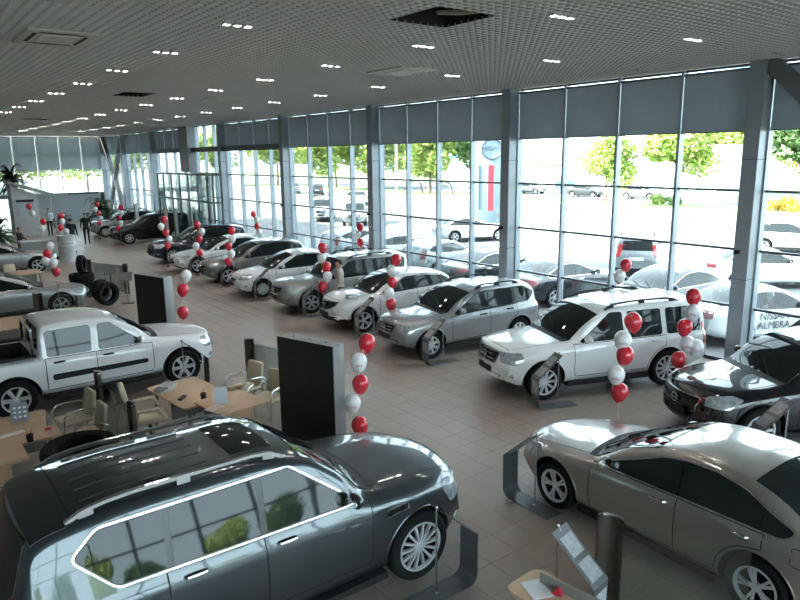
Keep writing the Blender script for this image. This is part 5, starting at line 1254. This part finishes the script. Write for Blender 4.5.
def potted(name, label, loc, r_, h_, seed, pot_r=.28, pot_h=.45):
    t = thing(name, label, 'plant', loc); q = MB(); q.lathe([(0, 0), (pot_r * .75, 0), (pot_r, pot_h), (pot_r * .9, pot_h), (pot_r * .85, pot_h - .05), (0, pot_h - .05)], 18); q.build('pot', mat('pot_grey', (.28, .28, .27), .6), t, 40)
    rr = random.Random(seed); q = MB()
    for k in range(120):
        a = rr.uniform(0, 2 * PI); el = rr.uniform(.25, 1.4); L_ = rr.uniform(.5, 1.0); z0 = pot_h + rr.uniform(0, .45) * (h_ - pot_h)
        p = [Vector((0, 0, z0))]; d = Vector((math.cos(a) * math.cos(el), math.sin(a) * math.cos(el), math.sin(el)))
        for j in range(1, 5): d2 = (d + Vector((0, 0, -.28 * j))).normalized(); p.append(p[-1] + d2 * L_ * r_ * .36)
        sd = Vector((-math.sin(a), math.cos(a), 0)); vs = []
        for j, c in enumerate(p): w_ = (.03, .075, .08, .05, .006)[j] * r_; vs += [c - sd * w_, c + sd * w_]
        q.add(vs, [(2 * j, 2 * j + 1, 2 * j + 3, 2 * j + 2) for j in range(4)])
    q.build('foliage', M_PLANT, t); q = MB(); q.tube([(0, 0, pot_h - .06), (0, 0, h_ * .7)], [.03, .015], 6); q.build('stem', M_BARK, t)
potted('potted_palm', 'bushy dark potted palm beside the reception counter', (4.7, 40.9, 0), 1.3, 2.0, 3)
potted('potted_palm', 'dark potted palm up on the raised gallery', (7.5, 53.8, 2.5), 1.3, 2.2, 4)
potted('potted_palm', 'large dark potted palm at the foot of the far cross brace', (12.7, 51.2, 0), 1.7, 2.4, 5)
potted('potted_palm', 'small dark potted palm under the booth roof', (9.9, 51.2, 0), .8, 1.3, 6)
M_BOARD = mat('board_dark', (.16, .17, .18), .5, noise=.3, nscale=5)
for k in range(4):
    t = thing('display_board', 'narrow dark display board standing along the far end wall', 'board', (11.6 + .62 * k, 58.3, 0), 0, 'display boards by the far end wall'); q = MB(); q.box(0, .42, 0, .06, .35, 2.1); q.build('face', M_BOARD, t); q = MB(); q.box(.02, .40, -.15, .2, 0, .04); q.build('foot', M_STEEL, t); q = MB(); q.box(.18, .24, .01, .05, .04, .35); q.build('stem', M_STEEL, t)
t = thing('wall_cabinet', 'long pale cabinet along the far end wall with a dark sign strip', 'cabinet', (9.6, 57.6, 0)); q = MB(); q.box(0, 5.0, 0, .5, 0, 2.35); q.build('body', mat('cabinet_pale', (.30, .34, .37), .5), t); q = MB(); q.box(2.2, 4.4, -.02, 0, 2.2, 2.32); q.build('sign_strip', M_INK, t)
for k, (x_, y_, c_) in enumerate(((13.0, 39.0, (.20, .05, .05)), (13.0, 37.4, (.10, .07, .065)), (12.9, 44.2, (.13, .11, .10)))):
    t = thing('banner_stand', ('dark red banner stand before the entrance vestibule', 'brown picture banner stand before the entrance vestibule', 'grey picture banner stand next to the dark red one')[k], 'banner', (x_, y_, 0), -.5)
    q = MB(); q.box(-.03, .03, -.45, .45, .06, 2.1); q.build('panel', mat('banner_%d' % k, c_, .5, noise=.5, nscale=4), t); q = MB(); q.box(-.2, .2, -.45, .45, 0, .06); q.build('foot', M_STEEL, t)

# ------------------------------------------------------------------ people
M_SKIN = mat('skin', (.48, .30, .22), .55); M_HAIR = mat('hair_dark', (.02, .015, .012), .6); M_SHOE = mat('shoe_black', (.012, .012, .012), .4)
def cap(mb, a, b, r0, r1, n=10):
    a = Vector(a); b = Vector(b); mb.tube([a, a.lerp(b, .33), a.lerp(b, .66), b], [r0, r0 + (r1 - r0) * .33, r0 + (r1 - r0) * .66, r1], n); mb.sphere(a, r0, n=n, m=6); mb.sphere(b, r1, n=n, m=6)
def person(label, loc, rot, shirt, pants, h=1.76, arms='down', step=.06, hairm=None):
    t = thing('person', label, 'person', loc, rot); k = h / 1.76; m = MB()      # faces +x
    for s_ in (1, -1):
        dx = step * s_
        cap(m, (0, .095 * s_, .93), (.03 + dx * .6, .105 * s_, .50), .088, .062); cap(m, (.03 + dx * .6, .105 * s_, .50), (dx - .02, .11 * s_, .10), .06, .042)
        cap(m, (dx - .05, .11 * s_, .045), (dx + .17, .125 * s_, .035), .045, .036)
        sh = Vector((-.01, .205 * s_, 1.43))
        if arms == 'down' or (arms == 'fold' and s_ < 0): el = Vector((-.03, .26 * s_, 1.14)); wr = Vector((.10, .25 * s_, .90))
        elif arms == 'fold': el = Vector((.02, .27, 1.16)); wr = Vector((.26, .10, 1.12))
        else: el = Vector((.06, .25 * s_, 1.17)); wr = Vector((.30, .16 * s_, 1.08))
        cap(m, sh, el, .056, .044); cap(m, el, wr, .042, .03); d = (wr - el).normalized(); side_ = Vector((-d.z, 0, d.x)).normalized() if abs(d.y) < .9 else Vector((0, 0, 1))
        pc = wr + d * .06; m.sphere(pc, .034, .026, .042, 8, 6)
        for f_ in range(4):
            b0 = pc + d * .03 + side_ * (.012 + (f_ - 1.5) * .018); kn = b0 + d * (.035 + .006 * (1 if f_ in (1, 2) else 0)); cap(m, b0, kn, .0095, .009, 6); cap(m, kn, kn + (d + Vector((.35, -.35 * s_, 0))).normalized() * .032, .009, .008, 6)
        cap(m, wr + d * .025 + side_ * .02, wr + d * .07 + side_ * .052, .011, .009, 6)
    m.sphere((0, 0, .97), .125, .165, .13, 14, 8); m.sphere((0, 0, 1.15), .12, .165, .17, 14, 8); m.sphere((.005, 0, 1.33), .13, .20, .17, 14, 8); m.sphere((-.01, 0, 1.435), .085, .20, .065, 14, 8)
    cap(m, (-.005, 0, 1.44), (.01, 0, 1.57), .055, .05); m.sphere((.02, 0, 1.655), .092, .075, .112, 16, 10); m.sphere((.045, 0, 1.60), .06, .052, .05, 10, 7)
    m.sphere((.118, 0, 1.64), .018, .012, .022, 8, 6)
    for s_ in (1, -1): m.sphere((.01, .077 * s_, 1.65), .018, .010, .028, 8, 6)
    me = m.mesh('body', [M_SKIN]); tmp_ = bpy.data.objects.new('tmp', me); COL.objects.link(tmp_); md = tmp_.modifiers.new('r', 'REMESH'); md.mode = 'VOXEL'; md.voxel_size = .0105
    sm = tmp_.modifiers.new('s', 'SMOOTH'); sm.factor = .4; sm.iterations = 2
    dg = bpy.context.evaluated_depsgraph_get(); bd = bpy.data.meshes.new_from_object(tmp_.evaluated_get(dg)); bpy.data.objects.remove(tmp_)
    for mt in (shirt, pants, M_SHOE): bd.materials.append(mt)
    idx = []
    for p in bd.polygons:
        c = p.center; hand = c.z < .97 and abs(c.y) > .20 and c.z > .75 or (arms != 'down' and c.x > .27 and 1.0 < c.z < 1.25)
        idx.append(0 if c.z > 1.50 or hand else (1 if c.z > .96 or (abs(c.y) > .205 and c.z > .8) else (2 if c.z > .085 else 3)))
    bd.polygons.foreach_set('material_index', idx); bd.polygons.foreach_set('use_smooth', [True] * len(idx)); bd.name = 'body'
    o = link('body', bd, t); o.scale = (k, k, k)
    q = MB(); q.sphere((.005, 0, 1.685), .098, .084, .095, 16, 10); q.v = [(x_ - (.025 if z_ < 1.70 else 0) * (1 if x_ > .03 else 0), y_, max(z_, 1.60 if x_ < .0 else 1.70)) for x_, y_, z_ in q.v]; o = q.build('hair', hairm or M_HAIR, t, 0); o.scale = (k, k, k)
    for s_ in (1, -1):
        q = MB(); q.sphere((.103, .030 * s_, 1.668), .008, .013, .007, 8, 5); o = q.build('eye', M_HAIR, t, 0); o.scale = (k, k, k)
    q = MB(); q.sphere((.100, 0, 1.598), .010, .022, .005, 8, 5); o = q.build('mouth', mat('lips', (.35, .12, .10), .5), t, 0); o.scale = (k, k, k)
M_BLK = mat('cloth_black', (.012, .012, .014), .8); M_LBLUE = mat('cloth_light_blue', (.50, .62, .72), .8); M_SAND = mat('cloth_sand', (.42, .36, .30), .8); M_PALE = mat('cloth_pale', (.58, .53, .50), .8); M_DKB = mat('cloth_dark_blue', (.02, .025, .04), .8)
person('person in all black standing in the aisle near the black off-roader', (9.45, 42.4, 0), -1.9, M_BLK, M_BLK, 1.78)
person('person in black walking past the white lettered drum', (7.95, 38.9, 0), .9, M_DKB, M_BLK, 1.80, step=.12)
person('person in light blue shirt standing by the shed-roofed booth', (8.75, 49.0, 0), -2.0, M_LBLUE, M_BLK, 1.76, arms='front')
person('person in pale top standing behind the reception counter and drum', (7.2, 38.0, 0), -1.7, M_PALE, M_BLK, 1.66, arms='front')
person('dark-haired person in black at the reception counter', (5.3, 37.5, 0), -.6, M_BLK, M_BLK, 1.62, arms='front')
person('man in sand shirt and black trousers standing beside the silver boxy off-roader', (10.78, 17.12, 0), 2.4, M_SAND, M_BLK, 1.76)

# ------------------------------------------------------------------ ceiling lights and air units
M_GLOW = mat('spot_glow', (1, .97, .92), .5, emit=65.0, ecol=(1, .96, .9)); M_SPOTOFF = mat('spot_off', (.45, .45, .44), .4); M_HOUS = mat('spot_housing', (.5, .5, .49), .5)
hm = MB()
if True:
    c = 0; o_, i_ = .052, .042
    hm.box(c - o_, c + o_, -o_, -i_, -.02, .05); hm.box(c - o_, c + o_, i_, o_, -.02, .05); hm.box(c - o_, c - i_, -i_, i_, -.02, .05); hm.box(c + i_, c + o_, -i_, i_, -.02, .05)
HOUS = hm.mesh('housing', M_HOUS)
lm_ = MB(); lm_.box(-.04, .04, -.04, .04, -.003, .03); LON = lm_.mesh('lamp', M_GLOW); LOFF = lm_.mesh('lamp', M_SPOTOFF)
for xi, x_ in enumerate((4.35, 7.72, 11.03, 14.1)):
    for k in range(15):
        y_ = 6.42 + 2.97 * k; on = xi < 3
        if not on and k > 9: continue
        t = thing('ceiling_spotlight', 'lit triple square spotlight set in the lattice ceiling' if on else 'unlit triple square spotlight set in the ceiling along the window wall', 'ceiling light', (x_, y_, ZC - .005), 0, 'lit ceiling spotlights' if on else 'unlit ceiling spotlights by the windows')
        for j in (-1, 0, 1): hh_ = link('housing', HOUS, t); hh_.location = (.16 * j, 0, 0); o = link('lamp', LON if on else LOFF, t); o.location = (.16 * j, 0, 0)
M_AC = mat('cassette_cream', (.55, .53, .43), .5)
for h_, lb, nm in ((holes[3], 'cream square air conditioning cassette with dark slots set in the ceiling above the pickup', 0), (holes[4], 'pale square ceiling air diffuser above the silver compact off-roader', 1), (holes[5], 'pale square ceiling air diffuser farther along the hall', 1)):
    w_, d_ = h_[1] - h_[0], h_[3] - h_[2]; t = thing('air_cassette', lb, 'air conditioner', ((h_[0] + h_[1]) / 2, (h_[2] + h_[3]) / 2, ZC))
    q = MB(); q.box(-w_ / 2 - .04, w_ / 2 + .04, -d_ / 2 - .04, d_ / 2 + .04, -.03, .0); q.box(-w_ / 2, w_ / 2, -d_ / 2, d_ / 2, 0, .25); q.build('panel', M_AC, t)
    q = MB(); q.box(-w_ * .28, w_ * .28, -d_ * .28, d_ * .28, -.045, -.03); q.build('grille', M_AC, t)
    for a in range(4):
        q = MB(); L_ = w_ * .34; 
        x0, x1, y0, y1 = ((-L_, L_, d_ * .36, d_ * .41), (-L_, L_, -d_ * .41, -d_ * .36), (w_ * .36, w_ * .42, -d_ * .32, d_ * .32), (-w_ * .42, -w_ * .36, -d_ * .32, d_ * .32))[a]
        q.box(x0, x1, y0, y1, -.034, -.0305); q.build('slot', M_PLENUM if nm == 0 else M_SPOTOFF, t)
